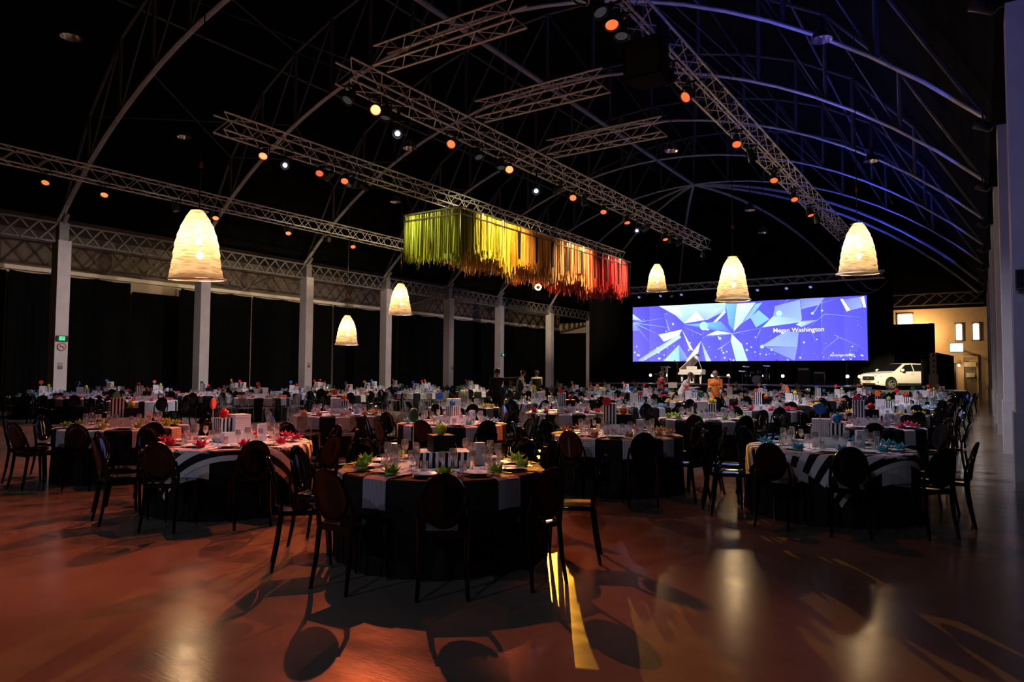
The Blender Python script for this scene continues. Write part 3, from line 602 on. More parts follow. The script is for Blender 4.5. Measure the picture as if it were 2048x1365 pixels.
for a in [(105, 290, 450, 330, 4), (105, 290, 330, 380, 5), (105, 290, 260, 450, 4), (105, 290, 400, 250, 3), (420, 350, 370, 200, 5), (690, 380, 520, 310, 3), (930, 370, 1180, 320, 3), (930, 370, 700, 395, 3), (1520, 215, 1590, 100, 5), (1440, 180, 1700, 95, 3), (1600, 220, 1880, 250, 2), (1600, 220, 1480, 330, 2), (1580, 110, 1575, 470, 2), (1145, 335, 1102, 440, 3), (1690, 400, 1560, 520, 2), (820, 490, 930, 420, 5), (1350, 90, 1300, 160, 3), (1500, 330, 1540, 450, 2), (1660, 380, 1900, 500, 2)]: line(*a, LB)
NV, NF = len(m.v), len(m.f)
for i in range(150):
    x = random.uniform(110, 1870); y = 575-abs(random.gauss(0, 75)) if i < 110 else random.uniform(190, 570); r = random.choice((1.6, 2.2, 2.8, 4, 6)) if i % 9 else 8
    shard([(x+r*cos(a), y+r*sin(a)) for a in [k*pi/4 for k in range(8)]], (.5, .72, 1), (.5, .72, 1))
for x, y, r in ((710, 312, 34), (1158, 470, 14), (1285, 215, 22), (456, 298, 9), (838, 406, 12), (322, 480, 9), (332, 512, 9), (1045, 495, 9), (1518, 215, 10)):
    shard([(x+r*cos(a), y+r*sin(a)) for a in [k*pi/6 for k in range(12)]], (.35, .75, 1), (.55, .88, 1))
em = bpy.data.materials.new('screen_picture'); em.use_nodes = True; _t = em.node_tree; _t.nodes.clear()
_e = _t.nodes.new('ShaderNodeEmission'); _a = _t.nodes.new('ShaderNodeVertexColor'); _a.layer_name = 'pixels'; _o = _t.nodes.new('ShaderNodeOutputMaterial')
_e.inputs[1].default_value = 1.35; _t.links.new(_a.outputs[0], _e.inputs[0]); _t.links.new(_e.outputs[0], _o.inputs[0])
em2 = em.copy(); em2.name = 'screen_sparkle'; em2.cycles.emission_sampling = 'NONE'
for nm, v0, v1, f_, mt in (('picture', 0, NV, m.f[:NF], em), ('sparkles', NV, len(m.v), m.f[NF:], em2)):
    me = bpy.data.meshes.new(nm); me.from_pydata(m.v[v0:v1], [], [tuple(i-v0 for i in q) for q in f_]); me.materials.append(mt); ca = me.color_attributes.new('pixels', 'FLOAT_COLOR', 'CORNER')
    for lp in me.loops: ca.data[lp.index].color = vc[lp.vertex_index+v0]
    tag(ob(nm, me, t), kind='stuff')
def text(s, size, x, z, name):
    c = bpy.data.curves.new(name, 'FONT'); c.body = s; c.size = size; c.offset = .004 if size > .3 else 0; c.align_x = 'LEFT'
    c.materials.append(emit('caption_white', (1, 1, 1), 1.3)); o = ob('tmp', c); me = bpy.data.meshes.new_from_object(o.evaluated_get(bpy.context.evaluated_depsgraph_get())); bpy.data.objects.remove(o)
    return ob(name, me, t, (x, -.14, z), (pi/2, 0, 0))
x, z = sc(1240, 362); text('Megan Washington', .42, x, z, 'name_caption')
x, z = sc(1632, 545); text('#avantgardeball', .225, x, z, 'hashtag_caption')
# ================================================================= stage
STG = 1.05
t = thing('stage_platform', 'low black stage platform below the video screen', 'stage', (-14.25, 46.9, 0))
ob('deck', MB().box((0, 0, STG-.05), (16.3, 6.6, .1)).mesh('deck', pbr('stage_deck', (.03, .03, .035), .35, noise=.1)), t)
ob('skirt', MB().box((0, 0, (STG-.1)/2), (16.2, 6.5, STG-.1)).mesh('skirt', DRAPE), t)
ob('edge_strip', MB().box((0, -3.31, STG-.03), (16.3, .02, .05)).mesh('edge_strip', pbr('stage_edge', (.5, .52, .6), .3, 1., noise=.1)), t)
def stage_lamp(label, x, y, z, c, e):
    q = thing('floor_lamp', label, 'stage lamp', (x, y, z), 0, 'small lamps on the stage')
    ob('housing', MB().lathe([(0, -.22), (.07, -.22), (.1, -.1), (.11, 0), (.1, 0), (.09, -.03), (0, -.03)], 12).mesh('housing', BLACK, True), q, (0, 0, .55), (pi/2, 0, 0))
    ob('lens', MB().lathe([(0, -.005), (.1, -.005), (.1, .01), (0, .015)], 12).mesh('lens', emit('floor_lens_'+('a' if c[2] < .5 else 'w'), c, e)), q, (0, 0, .55), (pi/2, 0, 0))
    ob('stand', MB().tube([(0, .1, 0), (0, .1, .5)], .02, 6).box((0, .1, .01), (.3, .3, .02)).mesh('stand', BLACK), q)
for i, (px, c) in enumerate(((-20.2, 1), (-19.0, 0), (-15.6, 1), (-14.5, 0), (-12.1, 1), (-10.9, 0), (-7.0, 1), (-6.3, 0))):
    stage_lamp(ORD[i]+' little stage lamp from the lectern side, '+('white' if c else 'amber'), px, 48.6, STG if px > -22 else 0, (.8, .87, 1) if c else (1, .55, .12), 14)
# grand piano
p = thing('grand_piano', 'white grand piano with raised lid on the stage', 'piano', (-15.75, 45.4, STG), 0)
case = [(-.75, -.85), (.75, -.85), (.75, -.1)]+[(.75-.02-.55*sin(k*pi/10)**1.4*.9, -.1+.95*k/5) for k in range(1, 5)]+[(.1, 1.0), (-.2, 1.12), (-.55, 1.08), (-.75, .8)]
ob('case', MB().prism(case, .32, o=.62).mesh('case', WHITE), p); ob('keybed', MB().box((0, -.95, .68), (1.5, .28, .14)).mesh('keybed', WHITE), p)
ob('keys', MB().box((0, -.98, .765), (1.24, .15, .02)).mesh('keys', CHINA), p)
ob('soundboard', MB().prism([(a*.94, b*.94) for a, b in case], .01, o=.945).mesh('soundboard', pbr('gilded_soundboard', (.5, .32, .12), .4, noise=.2)), p)
lid = ob('lid', MB().prism([(a+.75, b) for a, b in case], .03).mesh('lid', WHITE), p, (-.75, 0, .95), (0, -.72, 0))
rod('lid_prop', (.5, -.1, .95), (.22, -.1, 1.75), .015, WHITE, p)
LEG = MB().tube([(0, 0, .62), (0, 0, .35), (0, 0, .06)], [.09, .07, .05], 8).tube([(0, 0, .06), (0, 0, 0)], .04, 8).mesh('leg', WHITE, True)
for x, y in ((-.62, -.72), (.62, -.72), (-.35, .85)): ob('leg', LEG, p, (x, y, 0))
ob('pedal_lyre', MB().box((-.1, -.6, .35), (.04, .05, .56)).box((.1, -.6, .35), (.04, .05, .56)).box((0, -.6, .1), (.3, .08, .1)).mesh('pedal_lyre', WHITE), p)
ob('music_desk', MB().box((0, -.6, 1.05), (.7, .02, .2)).mesh('music_desk', WHITE), p)
b = thing('piano_stool', 'white backless stool beside the grand piano', 'stool', (-13.7, 45.0, STG)); ob('seat', MB().box((0, 0, .48), (.75, .36, .1)).mesh('seat', WHITE), b)
for sx in (-1, 1):
    for sy in (-1, 1): rod('leg', (sx*.32, sy*.13, 0), (sx*.32, sy*.13, .44), .025, WHITE, b)
# lectern, drum kit, amplifiers
p = thing('lectern', 'slim truss lectern with tilted pale top beside the piano', 'lectern', (-17.6, 44.6, STG))
for x in (-.16, .16):
    rod('upright', (x, 0, 0), (x, 0, 1.05), .025, ALU, p); rod('upright', (x, .25, 0), (x, .25, 1.05), .025, ALU, p)
for k in range(5): rod('brace', (-.16, 0, .1+.19*k), (.16, 0, .29+.19*k) if k % 2 else (.16, 0, .1+.19*k), .012, ALU, p)
ob('reading_top', MB().box((0, .12, 1.12), (.62, .48, .03)).mesh('reading_top', pbr('pale_acrylic', (.6, .62, .8), .2, noise=.05)), p, rot=(-.12, 0, 0)); ob('base', MB().box((0, .12, .015), (.55, .45, .03)).mesh('base', ALU), p)
p = thing('drum_kit', 'small drum kit with cymbals in the blue stage light', 'drum kit', (-12.1, 46.8, STG))
DR = pbr('drum_shell', (.12, .12, .16), .25, noise=.1); SKIN = pbr('drum_skin', (.7, .7, .72), .5, noise=.05)
ob('bass_drum', MB().tube([(0, -.22, .3), (0, .22, .3)], .29, 18).mesh('bass_drum', DR, True), p); ob('bass_skin', MB().tube([(0, -.235, .3), (0, -.22, .3)], .27, 18).mesh('bass_skin', SKIN, True), p)
for x, y, z, r, h in ((-.3, 0, .66, .15, .2), (.12, 0, .68, .16, .22), (.55, .15, .3, .21, .4), (-.62, .1, .5, .18, .14)): ob('drum', MB().lathe([(0, 0), (r, 0), (r, h), (0, h)], 16).mesh('drum', DR, True), p, (x, y, z))
for x, z in ((-.7, 1.15), (.6, 1.2), (-.95, .85)):
    ob('cymbal', MB().lathe([(0, .04), (.04, .035), (.06, .012), (.23, 0), (.23, -.004), (0, .01)], 18).mesh('cymbal', pbr('bronze', (.7, .5, .25), .25, 1., noise=.1), True), p, (x, 0, z), (.15, .1, 0)); rod('stand', (x, .05, 0), (x, 0, z), .012, ALU, p)
for i, (x, w, h) in enumerate(((-9.3, .7, 1.1), (-8.4, .62, .85), (-18.9, .8, .7))):
    p = thing('amplifier', ['taller black amplifier cabinet right of the drum kit', 'shorter black amplifier cabinet right of the drum kit', 'black equipment case beside the lectern'][i], 'amplifier', (x, 47.2, STG))
    ob('cabinet', MB().box((0, 0, h/2), (w, .4, h)).mesh('cabinet', BLACK), p); ob('grille_cloth', MB().box((0, -.205, h/2-.05), (w*.88, .015, h*.75)).mesh('grille_cloth', pbr('grille_cloth', (.04, .04, .05), .8, noise=.3, scale=60)), p); ob('control_panel', MB().box((0, -.205, h*.9), (w*.88, .015, h*.1)).mesh('control_panel', ALU), p)
for i, x in enumerate((-13.3, -10.4, -16.9)):
    p = thing('microphone_stand', ORD[i]+' slim microphone stand on the stage from the drum kit', 'microphone stand', (x, 45.2, STG)); rod('pole', (0, 0, 0), (0, 0, 1.35), .012, BLACK, p); rod('boom', (0, .25, 1.3), (0, -.35, 1.5), .01, BLACK, p)
    ob('microphone', MB().tube([(0, -.35, 1.5), (0, -.5, 1.54)], [.018, .028], 8).mesh('microphone', BLACK, True), p); ob('base', MB().lathe([(0, .02), (.13, .015), (.13, 0), (0, 0)], 12).mesh('base', BLACK), p)
# ================================================================= car on its plinth
tag(ob('car_plinth', MB().box((0, 0, .4), (5.2, 6.2, .8)).mesh('car_plinth', pbr('plinth_black', (.012, .012, .012), .5, noise=.1)), None, (-3.3, 50.2, 0)), 'low black plinth under the white car', 'platform')
car = thing('car', 'white sport utility car parked on a plinth beside the screen', 'car', (-4.27, 49.65, .8), atan2(-.745, -.667))
CARW = pbr('car_paint', (.85, .83, .78), .2, spec=.6, noise=.02); CARG = pbr('car_glass', (.01, .011, .014), .05, noise=.05)
def loft(st, sec):
    m = MB(); rows = [sec(*q) for q in st]; n = len(rows[0])
    for r in rows: m.v += r
    for i in range(len(rows)-1):
        for j in range(n-1): m.f.append((i*n+j, i*n+j+1, (i+1)*n+j+1, (i+1)*n+j)); m.mi.append(0)
    m.f.append(tuple(range(n-1, -1, -1))); m.f.append(tuple((len(rows)-1)*n+j for j in range(n))); m.mi += [0, 0]; return m
def sec_body(x, w, zb, zs, zt):
    h = [(w*.88, zb), (w*.98, zb+.1), (w, (zb+zs)/2), (w*.985, zs-.08), (w*.92, zs), (w*.55, zt)]
    return [(x, -y, z) for y, z in reversed(h)][::-1][::-1]+[(x, y, z) for y, z in h] if False else [(x, y, z) for y, z in h]+[(x, -y, z) for y, z in reversed(h)]+[(x, h[0][0], h[0][1])]
body = loft([(2.2, .6, .42, .8, .82), (2.13, .78, .3, .93, .95), (1.85, .89, .25, 1.0, 1.04), (1.35, .93, .24, 1.03, 1.09), (.85, .93, .24, 1.06, 1.13), (.2, .93, .24, 1.08, 1.13), (-1, .93, .24, 1.11, 1.15), (-1.8, .92, .26, 1.14, 1.17), (-2.12, .86, .32, 1.12, 1.15), (-2.2, .72, .42, 1.05, 1.08)], sec_body)
ob('body', fixn(body.mesh('body', CARW, True)), car)
def sec_top(x, wb, wt, zb, zt):
    h = [(wb, zb), (wt, zt-.05), (wt-.1, zt)]; return [(x, y, z) for y, z in h]+[(x, -y, z) for y, z in reversed(h)]+[(x, wb, zb)]
ob('roof', fixn(loft([(.98, .84, .8, 1.06, 1.12), (.2, .87, .68, 1.05, 1.6), (-.3, .88, .68, 1.06, 1.65), (-1.2, .87, .67, 1.07, 1.63), (-1.85, .85, .64, 1.09, 1.54), (-2.12, .82, .7, 1.1, 1.16)], sec_top).mesh('roof', CARW, True)), car)
ob('windscreen', MB().add([(.97, -.72, 1.145), (.97, .72, 1.145), (.25, .6, 1.6), (.25, -.6, 1.6)], [(0, 1, 2, 3)]).mesh('windscreen', CARG), car)
for s in (-1, 1):
    def wpan(nm, pts): ob(nm, MB().add([(x, s*(.892-.19*max(0, z-1.12)/.45+.006), z) for x, z in pts], [tuple(range(len(pts)))]).mesh(nm, CARG), car)
    wpan('side_window', [(.74, 1.14), (-.28, 1.15), (-.28, 1.56), (.18, 1.53)]); wpan('side_window', [(-.36, 1.15), (-1.15, 1.17), (-1.12, 1.55), (-.36, 1.56)]); wpan('quarter_window', [(-1.24, 1.18), (-1.72, 1.24), (-1.62, 1.48), (-1.22, 1.54)])
    ob('wing_mirror', MB().lathe([(0, -.1), (.08, -.07), (.1, 0), (.07, .08), (0, .1)], 10).mesh('wing_mirror', CARW, True), car, (.62, s*1.03, 1.2), (pi/2, 0, .3))
    ob('sill_cladding', MB().box((-.05, s*.935, .34), (1.95, .02, .14)).mesh('sill_cladding', RUBBER), car)
    for x in (-.15, -1.05): ob('door_handle', MB().box((x, s*.935, .98), (.2, .025, .035)).mesh('door_handle', CARW), car)
    ob('headlamp', MB().prism([(-.2, -.05), (.17, -.045), (.2, .02), (-.1, .06), (-.2, .05)], .1, ax='x', o=-.05).mesh('headlamp', pbr('headlamp_glass', (.35, .36, .38), .05, noise=.1)), car, (2.08, s*.68, .85), (0, 0, s*.62), ) if s > 0 else None
    ob('fog_vent', MB().box((2.13, s*.6, .46), (.06, .3, .1)).mesh('fog_vent', RUBBER), car)
    for x in (1.38, -1.35):
        ob('wheel_arch', MB().tube([(x, s*.90, .38), (x, s*.938, .38)], .42, 24).mesh('wheel_arch', RUBBER, True), car)
        w = ob('wheel', None, car, (x, s*.84, .35))
        ob('tyre', MB().lathe([(.22, -.12), (.32, -.12), (.35, -.07), (.35, .07), (.32, .12), (.22, .12)], 24).mesh('tyre', RUBBER, True), w, rot=(pi/2, 0, 0))
        m = MB().lathe([(0, .02), (.06, .03), (.06, -.03), (0, -.03)], 12)
        for k in range(5):
            a = 2*pi*k/5+.3; m.box((.13*cos(a), .13*sin(a), 0), (.2, .06, .04), M=Matrix.Rotation(a, 3, 'Z'))
        m.lathe([(.2, .1), (.24, .11), (.24, -.1), (.2, -.1)], 24)
        ob('rim', m.mesh('rim', pbr('alloy_rim', (.75, .74, .7), .25, .8, noise=.05)), w, (0, s*.08, 0), (pi/2, 0, 0))
ob('grille', MB().prism([(-.5, .66), (-.44, .58), (.44, .58), (.5, .66), (.44, .82), (-.44, .82)], .06, ax='x', o=2.16).mesh('grille', RUBBER), car)
ob('grille_emblem', MB().tube([(2.22, 0, .71), (2.235, 0, .71)], .06, 14).box((2.23, 0, .71), (.012, .42, .025), M=Matrix.Rotation(.45, 3, 'X')).mesh('grille_emblem', SILVER), car)
ob('lower_intake', MB().box((2.16, 0, .36), (.06, 1.0, .12)).mesh('lower_intake', RUBBER), car)
ob('number_plate', MB().box((2.2, 0, .49), (.03, .46, .11)).mesh('number_plate', pbr('plate_yellow', (.6, .5, .2), .5, noise=.05)), car)
drape('pipe_drape', (-2.83, 46.25), (-1.75, 46.5), 0, 2.6, 'narrow black drape covering the tail of the white car')
t = thing('cube_tower', 'slim tower of stacked pale cubes beside the car', 'display tower', (-2.2, 45.7, .0))
TAN = pbr('pale_ply', (.55, .42, .28), .6, noise=.1); ob('plinth', MB().box((0, 0, .87), (.46, .46, 1.74)).mesh('plinth', TAN), t)
for k in range(4):
    c = ob('cube', MB().box((0, 0, .15), (.32, .32, .295)).mesh('cube', TAN), t, (0, 0, 1.745+.3*k)); ob('mark', MB().box((.03, -.165, .15), (.09, .01, .12)).mesh('mark', RUBBER), c)
for i, (dx, sag) in enumerate(((2.6, .9), (1.7, .7))):
    q = thing('slack_cable', ['longer', 'shorter'][i]+' slack black cable looping below the screen truss end', 'cable', (-7.2+i*.9, 49.3, 7.78))
    ob('cable', MB().tube([(dx*k/10, 0, -sag*4*(k/10)*(1-k/10)) for k in range(11)], .03, 6).mesh('cable', pbr('cable_grey', (.12, .12, .13), .5, noise=.1), True), q)
# ================================================================= signs on the columns
GREEN = emit('exit_green', (.03, .9, .25), 1.3)
def exit_sign(label, x, y, z, s=1.):
    q = thing('exit_sign', label, 'sign', (x, y, z)); ob('case', MB().box((0, 0, 0), (.06, .42*s, .2*s)).mesh('case', BLACK), q)
    m = MB().box((.035, -.02*s, 0), (.01, .2*s, .15*s)); ob('lit_panel', m.mesh('lit_panel', GREEN), q)
    m = MB().lathe([(0, .025), (.022, 0), (0, -.025)], 8, c=(.044, .0, .045)); m.box((.043, 0, 0), (.004, .03, .05)).box((.043, -.03, -.04), (.004, .05, .015)).box((.043, .03, -.045), (.004, .015, .05)).box((.043, .035, .01), (.004, .05, .012))
    ob('running_figure', m.mesh('running_figure', CHINA), q)
exit_sign('green exit sign on the first far column', -28.7, 12.5, 2.83); exit_sign('green exit sign on the sixth far column', -28.7, 41.8, 3.0, .9); exit_sign('green exit sign low on the last far column', -28.7, 55.8, 2.6, 1.2)
q = thing('prohibition_sign', 'round red-ringed prohibition sign below the exit sign', 'sign', (-28.73, 12.5, 2.52)); RS = pbr('sign_red', (.45, .05, .05), .5, noise=.05)
ob('disc', MB().tube([(0, 0, 0), (.008, 0, 0)], .15, 24).mesh('disc', CHINA), q); ob('ring', MB().tube([(.012, .14*cos(a), .14*sin(a)) for a in [2*pi*k/24 for k in range(25)]], .014, 6).mesh('ring', RS), q); rod('slash', (.012, -.1, .1), (.012, .1, -.1), .012, RS, q); ob('cigarette', MB().box((.01, 0, 0), (.006, .15, .03)).mesh('cigarette', BLACK), q)
for i, (y, z) in enumerate(((12.48, 1.8), (24.2, 2.0), (36, 2.0))):
    q = thing('wall_notice', 'small grey notice on the '+['first', 'third', 'fifth'][i]+' far column', 'notice', (-28.73, y, z)); ob('sheet', MB().box((0, 0, 0), (.01, .17, .25)).mesh('sheet', pbr('notice_paper', (.35, .3, .3), .6, noise=.2, scale=30)), q); ob('print_block', MB().box((.006, 0, -.06), (.006, .15, .11)).mesh('print_block', pbr('notice_ink', (.12, .1, .1), .6)), q)
q = thing('wall_speaker', 'small black speaker mounted on the nearest column', 'speaker', (.5, 11.9, 2.8)); ob('cabinet', MB().prism([(-.08, -.09), (.08, -.09), (.08, .11), (-.08, .11)], .27).mesh('cabinet', BLACK), q); ob('grille', MB().box((0, -.095, .135), (.13, .012, .24)).mesh('grille', RUBBER), q); ob('bracket', MB().box((0, .11, .13), (.04, .06, .06)).mesh('bracket', BLACK), q)
q = thing('wall_conduit', 'thin conduit running down the nearest column below its speaker', 'conduit', (.53, 12.03, 0)); rod('pipe', (0, 0, 0), (0, 0, 2.8), .014, PAINT, q)
# ================================================================= people
SKINM = pbr('skin', (.42, .24, .16), .55, noise=.05); HAIR = pbr('dark_hair', (.015, .01, .008), .5, noise=.2)
def person(label, loc, rz, mats, arms, lean=0., hair=True, step=.06):
    """mats: shirt, trousers, shoes; arms: per side (elbow, wrist) offsets from the shoulder"""
    shirt, tro, shoe = mats; Lm = [SKINM, shirt, tro, shoe]; seg = []
    def tl(p):                                            # lean the trunk about the hips
        y, z = p[1], p[2]-.95; return Vector((p[0], y*cos(lean)+z*sin(lean), .95+z*cos(lean)-y*sin(lean)))
    def S_(a, b, ra, rb, mi): seg.append((Vector(a), Vector(b), ra, rb, mi))
    for s in (-1, 1):
        k = Vector((s*.1, .03+s*step*.5, .5)); an = Vector((s*.11, s*step, .09))
        S_((s*.09, 0, .92), k, .095, .065, 2); S_(k, an, .062, .042, 2); S_(an-Vector((0, .04, .04)), an+Vector((0, .15, -.055)), .042, .035, 3)
        sh = tl((s*.19, 0, 1.42)); el = sh+Vector(arms[(s+1)//2][0]); wr = sh+Vector(arms[(s+1)//2][1])
        S_(tl((s*.08, 0, 1.42)), sh, .07, .065, 1); S_(sh, el, .055, .043, 1); S_(el, wr, .042, .032, 1)
        d = (wr-el).normalized(); sd = d.cross(Vector((0, 0, 1))); sd = sd.normalized() if sd.length > .1 else Vector((1, 0, 0))
        S_(wr, wr+d*.08, .032, .034, 0)
        for q, ln in ((-.027, .075), (-.009, .09), (.009, .085), (.027, .065)): S_(wr+d*.08+sd*q, wr+d*(.08+ln)+sd*q-Vector((0, 0, .02)), .011, .009, 0)
        S_(wr+d*.03+sd*.03*s, wr+d*.08+sd*.06*s, .012, .01, 0)
    S_((0, 0, .95), tl((0, 0, 1.15)), .135, .13, 2); S_(tl((0, 0, 1.02)), tl((0, .01, 1.2)), .14, .135, 1); S_(tl((-.06, .01, 1.32)), tl((.06, .01, 1.32)), .135, .135, 1); S_(tl((0, 0, 1.2)), tl((0, .01, 1.34)), .13, .14, 1)
    S_(tl((0, 0, 1.45)), tl((0, .02, 1.56)), .055, .052, 0); S_(tl((0, .02, 1.6)), tl((0, .03, 1.69)), .075, .09, 0); S_(tl((0, .11, 1.63)), tl((0, .125, 1.61)), .012, .016, 0)
    for s in (-1, 1): S_(tl((s*.092, .02, 1.62)), tl((s*.095, .015, 1.66)), .014, .016, 0)
    m = MB()
    for a, b, ra, rb, mi in seg:
        d = (b-a); L = d.length; d.normalize(); pts = []; rd = []
        for t in (-1, -.7, -.35, 0): pts.append(a+d*ra*t); rd.append(ra*sqrt(max(.02, 1-t*t)))
        for t in (0, .35, .7, 1): pts.append(b+d*rb*t); rd.append(rb*sqrt(max(.02, 1-t*t)))
        m.tube(pts, rd, 10)
    me = m.mesh('tmp', Lm); o = ob('tmp', me); md = o.modifiers.new('r', 'REMESH'); md.mode = 'VOXEL'; md.voxel_size = .014
    sm = o.modifiers.new('s', 'SMOOTH'); sm.iterations = 2
    ev = bpy.data.meshes.new_from_object(o.evaluated_get(bpy.context.evaluated_depsgraph_get())); bpy.data.objects.remove(o)
    ev.name = 'person_body'; ev.materials.clear()
    for q in Lm: ev.materials.append(q)
    for p in ev.polygons:
        c = p.center; best = 9; bi = 0
        for a, b, ra, rb, mi in seg:
            d = b-a; t = max(0, min(1, (c-a).dot(d)/d.length_squared)); q = (c-a-d*t).length-(ra+(rb-ra)*t)
            if q < best-.002: best, bi = q, mi
        p.material_index = bi; p.use_smooth = True
    r = tag(ob('person', ev, None, loc, (0, 0, rz)), label, 'person')
    if hair:
        c = tl((0, .0, 1.675)); ob('hair', MB().lathe([(.088, -.07), (.104, -.02), (.103, .03), (.085, .075), (.045, .1), (0, .108)], 14).mesh('hair', HAIR, True), r, c, (-lean-.25, 0, 0))
    return r
BLK = pbr('black_shirt', (.012, .011, .01), .85, noise=.2); WSH = pbr('white_shirt', (.7, .66, .6), .8, noise=.05); ORS = pbr('orange_shirt', (.75, .2, .03), .8, noise=.1); RDS = pbr('dark_red_top', (.25, .03, .03), .8, noise=.1); GRY = pbr('pale_shirt', (.5, .42, .4), .8, noise=.1); VEST = pbr('black_vest', (.01, .01, .01), .8, noise=.1)
down = ((.03, -.02, -.28), (.03, .06, -.52)); down2 = ((-.03, -.02, -.28), (-.03, .06, -.52)); hold = ((-.02, .06, -.26), (.04, .3, -.22)); hold2 = ((.02, .06, -.26), (-.04, .3, -.22))
def face(x, y, tx, ty): return atan2(ty-y, tx-x)-pi/2
person('person in black standing in the aisle with one arm stretched sideways', (-13.0, 18.6, 0), YAW-.15, (BLK, BLK, BLK), (down2, ((.26, .02, .03), (.52, .06, .06))))
def vest(r, lean):
    m = MB(); 
    prof = [(.155, 1.0), (.158, 1.15), (.165, 1.3), (.16, 1.4)]
    m.lathe(prof, 20); o = ob('vest', m.mesh('vest', VEST, True), r, (0, 0, 0)); o.matrix_local = Matrix.Translation((0, 0, .95)) @ Matrix.Rotation(-lean, 4, 'X') @ Matrix.Diagonal((1.18, .95, 1, 1)) @ Matrix.Translation((0, .008, -.95))
r = person('waiter in white shirt and black vest leaning over a far table', (-14.65, 22.4, 0), YAW-pi/2+.2, (WSH, BLK, BLK), (hold, hold2), .22); vest(r, .22)
r = person('waiter in white shirt and black vest seen from behind', (-16.0, 25.9, 0), YAW, (WSH, BLK, BLK), (hold, hold2), .05); vest(r, .05)
person('person in dark red carrying a box by the stage', (-12.6, 31.6, 0), YAW-1.2, (RDS, BLK, BLK), (hold, hold2))
person('person in an orange top reaching across a middle table', (-7.7, 24.3, 0), YAW+pi*.9, (ORS, ORS, BLK), (hold, hold2), .12)
person('person in pale clothes bending beside the one in orange', (-9.0, 24.5, 0), YAW-1.9, (GRY, GRY, BLK), (hold, hold2), .45)
q = thing('carried_box', 'tan box held by the person in dark red', 'box', (-12.1, 31.8, 1.0), .3); ob('carton', MB().box((0, 0, .13), (.4, .3, .26)).mesh('carton', TAN), q); ob('tape', MB().box((0, 0, .262), (.06, .3, .004)).mesh('tape', GRY), q)
# ================================================================= banquet furniture
def back_mesh(n, mat):
    m = MB(); a, b, zc = .163, .2, .695; rings = []
    def P(r, th, off):
        x = a*r*cos(th); z = b*r*sin(th); y = -.205-(zc+z-.49)*.2+off-.025*(1-(x/a)**2)
        return (x, y, zc+z)
    prof = [(0, .006), (.55, .006), (.86, .008), (.93, .015), (1, .012), (1.02, 0), (1, -.012), (.93, -.015), (.86, -.008), (.55, -.006), (0, -.006)]
    if n < 16: prof = [(0, .01), (.9, .012), (1.0, 0), (.9, -.012), (0, -.01)]
    for r, o in prof:
        if r == 0: rings.append([len(m.v)]); m.v.append(P(0, 0, o))
        else: rings.append(list(range(len(m.v), len(m.v)+n))); m.v += [P(r, 2*pi*j/n, o) for j in range(n)]
    for A, B in zip(rings, rings[1:]):
        for j in range(n):
            k = (j+1) % n
            if len(A) == 1: m.f.append((A[0], B[j], B[k]))
            elif len(B) == 1: m.f.append((A[j], B[0], A[k]))
            else: m.f.append((A[j], B[j], B[k], A[k]))
            m.mi.append(0)
    return m
def seat_mb(n):
    out = [(-.17, -.2), (.17, -.2), (.19, .12), (.16, .2), (.08, .235), (-.08, .235), (-.16, .2), (-.19, .12)]
    m = MB(); k = len(out); lv = [(.97, .435), (1, .445), (1, .462), (.96, .474), (.6, .468)]
    for s, z in lv: m.v += [(x*s, (y-.0)*s, z) for x, y in out]
    for i in range(len(lv)-1):
        for j in range(k): m.f.append((i*k+j, i*k+(j+1) % k, (i+1)*k+(j+1) % k, (i+1)*k+j)); m.mi.append(0)
    m.f += [tuple(range(k-1, -1, -1)), tuple((len(lv)-1)*k+j for j in range(k))]; m.mi += [0, 0]; return m
def fleg(s, n=6): return [(s*.155, .17, .44), (s*.16, .185, .22), (s*.165, .195, 0)], [.022, .018, .013]
def rleg(s, n=6): return [(s*.178, -.262, 0), (s*.166, -.225, .2), (s*.165, -.195, .44), (s*.178, -.2, .56), (s*.17, -.242, .7)], [.014, .018, .02, .016, .013]
def make_chair(mat):
    t = ob('ghost_chair', None); t['category'] = 'chair'
    ob('seat', seat_mb(8).mesh('seat', mat, True), t); ob('backrest', back_mesh(28, mat).mesh('backrest', mat, True), t)
    cap = MB().tube([(0, 0, 0), (0, 0, .02)], .014, 6).mesh('foot_cap', CHAIRC, True)
    for s in (-1, 1):
        p, r = fleg(s); l = ob('leg', MB().tube(p, r, 6).mesh('leg', mat, True), t); ob('foot_cap', cap, l, p[-1])
        p, r = rleg(s); ob('leg', MB().tube(p, r, 6).mesh('leg', mat, True), t)
    ob('rear_rail', MB().box((0, -.2, .45), (.33, .03, .04)).mesh('rear_rail', mat), t)
    return t
def chair_lo(mat, n=14):
    m = seat_mb(8); b = back_mesh(n, mat); m.add(b.v, b.f)
    for s in (-1, 1): m.tube(*fleg(s), 4); m.tube(*rleg(s), 4)
    return m
CH = {'b': make_chair(CHAIRB), 'c': make_chair(CHAIRC)}; CH_USED = {'b': False, 'c': False}
CLO = {k: chair_lo(v).mesh('ghost_chair', v, True) for k, v in (('b', CHAIRB), ('c', CHAIRC))}
CLOF = {k: chair_lo(v, 10) for k, v in (('b', CHAIRB), ('c', CHAIRC))}
TR, TZ = .9, .75
def cloth():
    n = 72; m = MB(); prof = [(0, TZ), (.5, TZ), (TR-.012, TZ), (TR, TZ-.012), (TR+.006, TZ-.08), (TR+.012, .5), (TR+.02, .25), (TR+.028, .01)]
    def jit(r, z, t, i):
        if i < 4: return r, z
        k = (TZ-z)/TZ; return r+.02*k*sin(22*t+1.3*sin(3*t))+.012*k*sin(9*t+2), z
    return m.lathe(list(reversed(prof)), n, jit=lambda r, z, t, i: jit(r, z, t, 7-i)).mesh('tablecloth', CLOTHB, True)
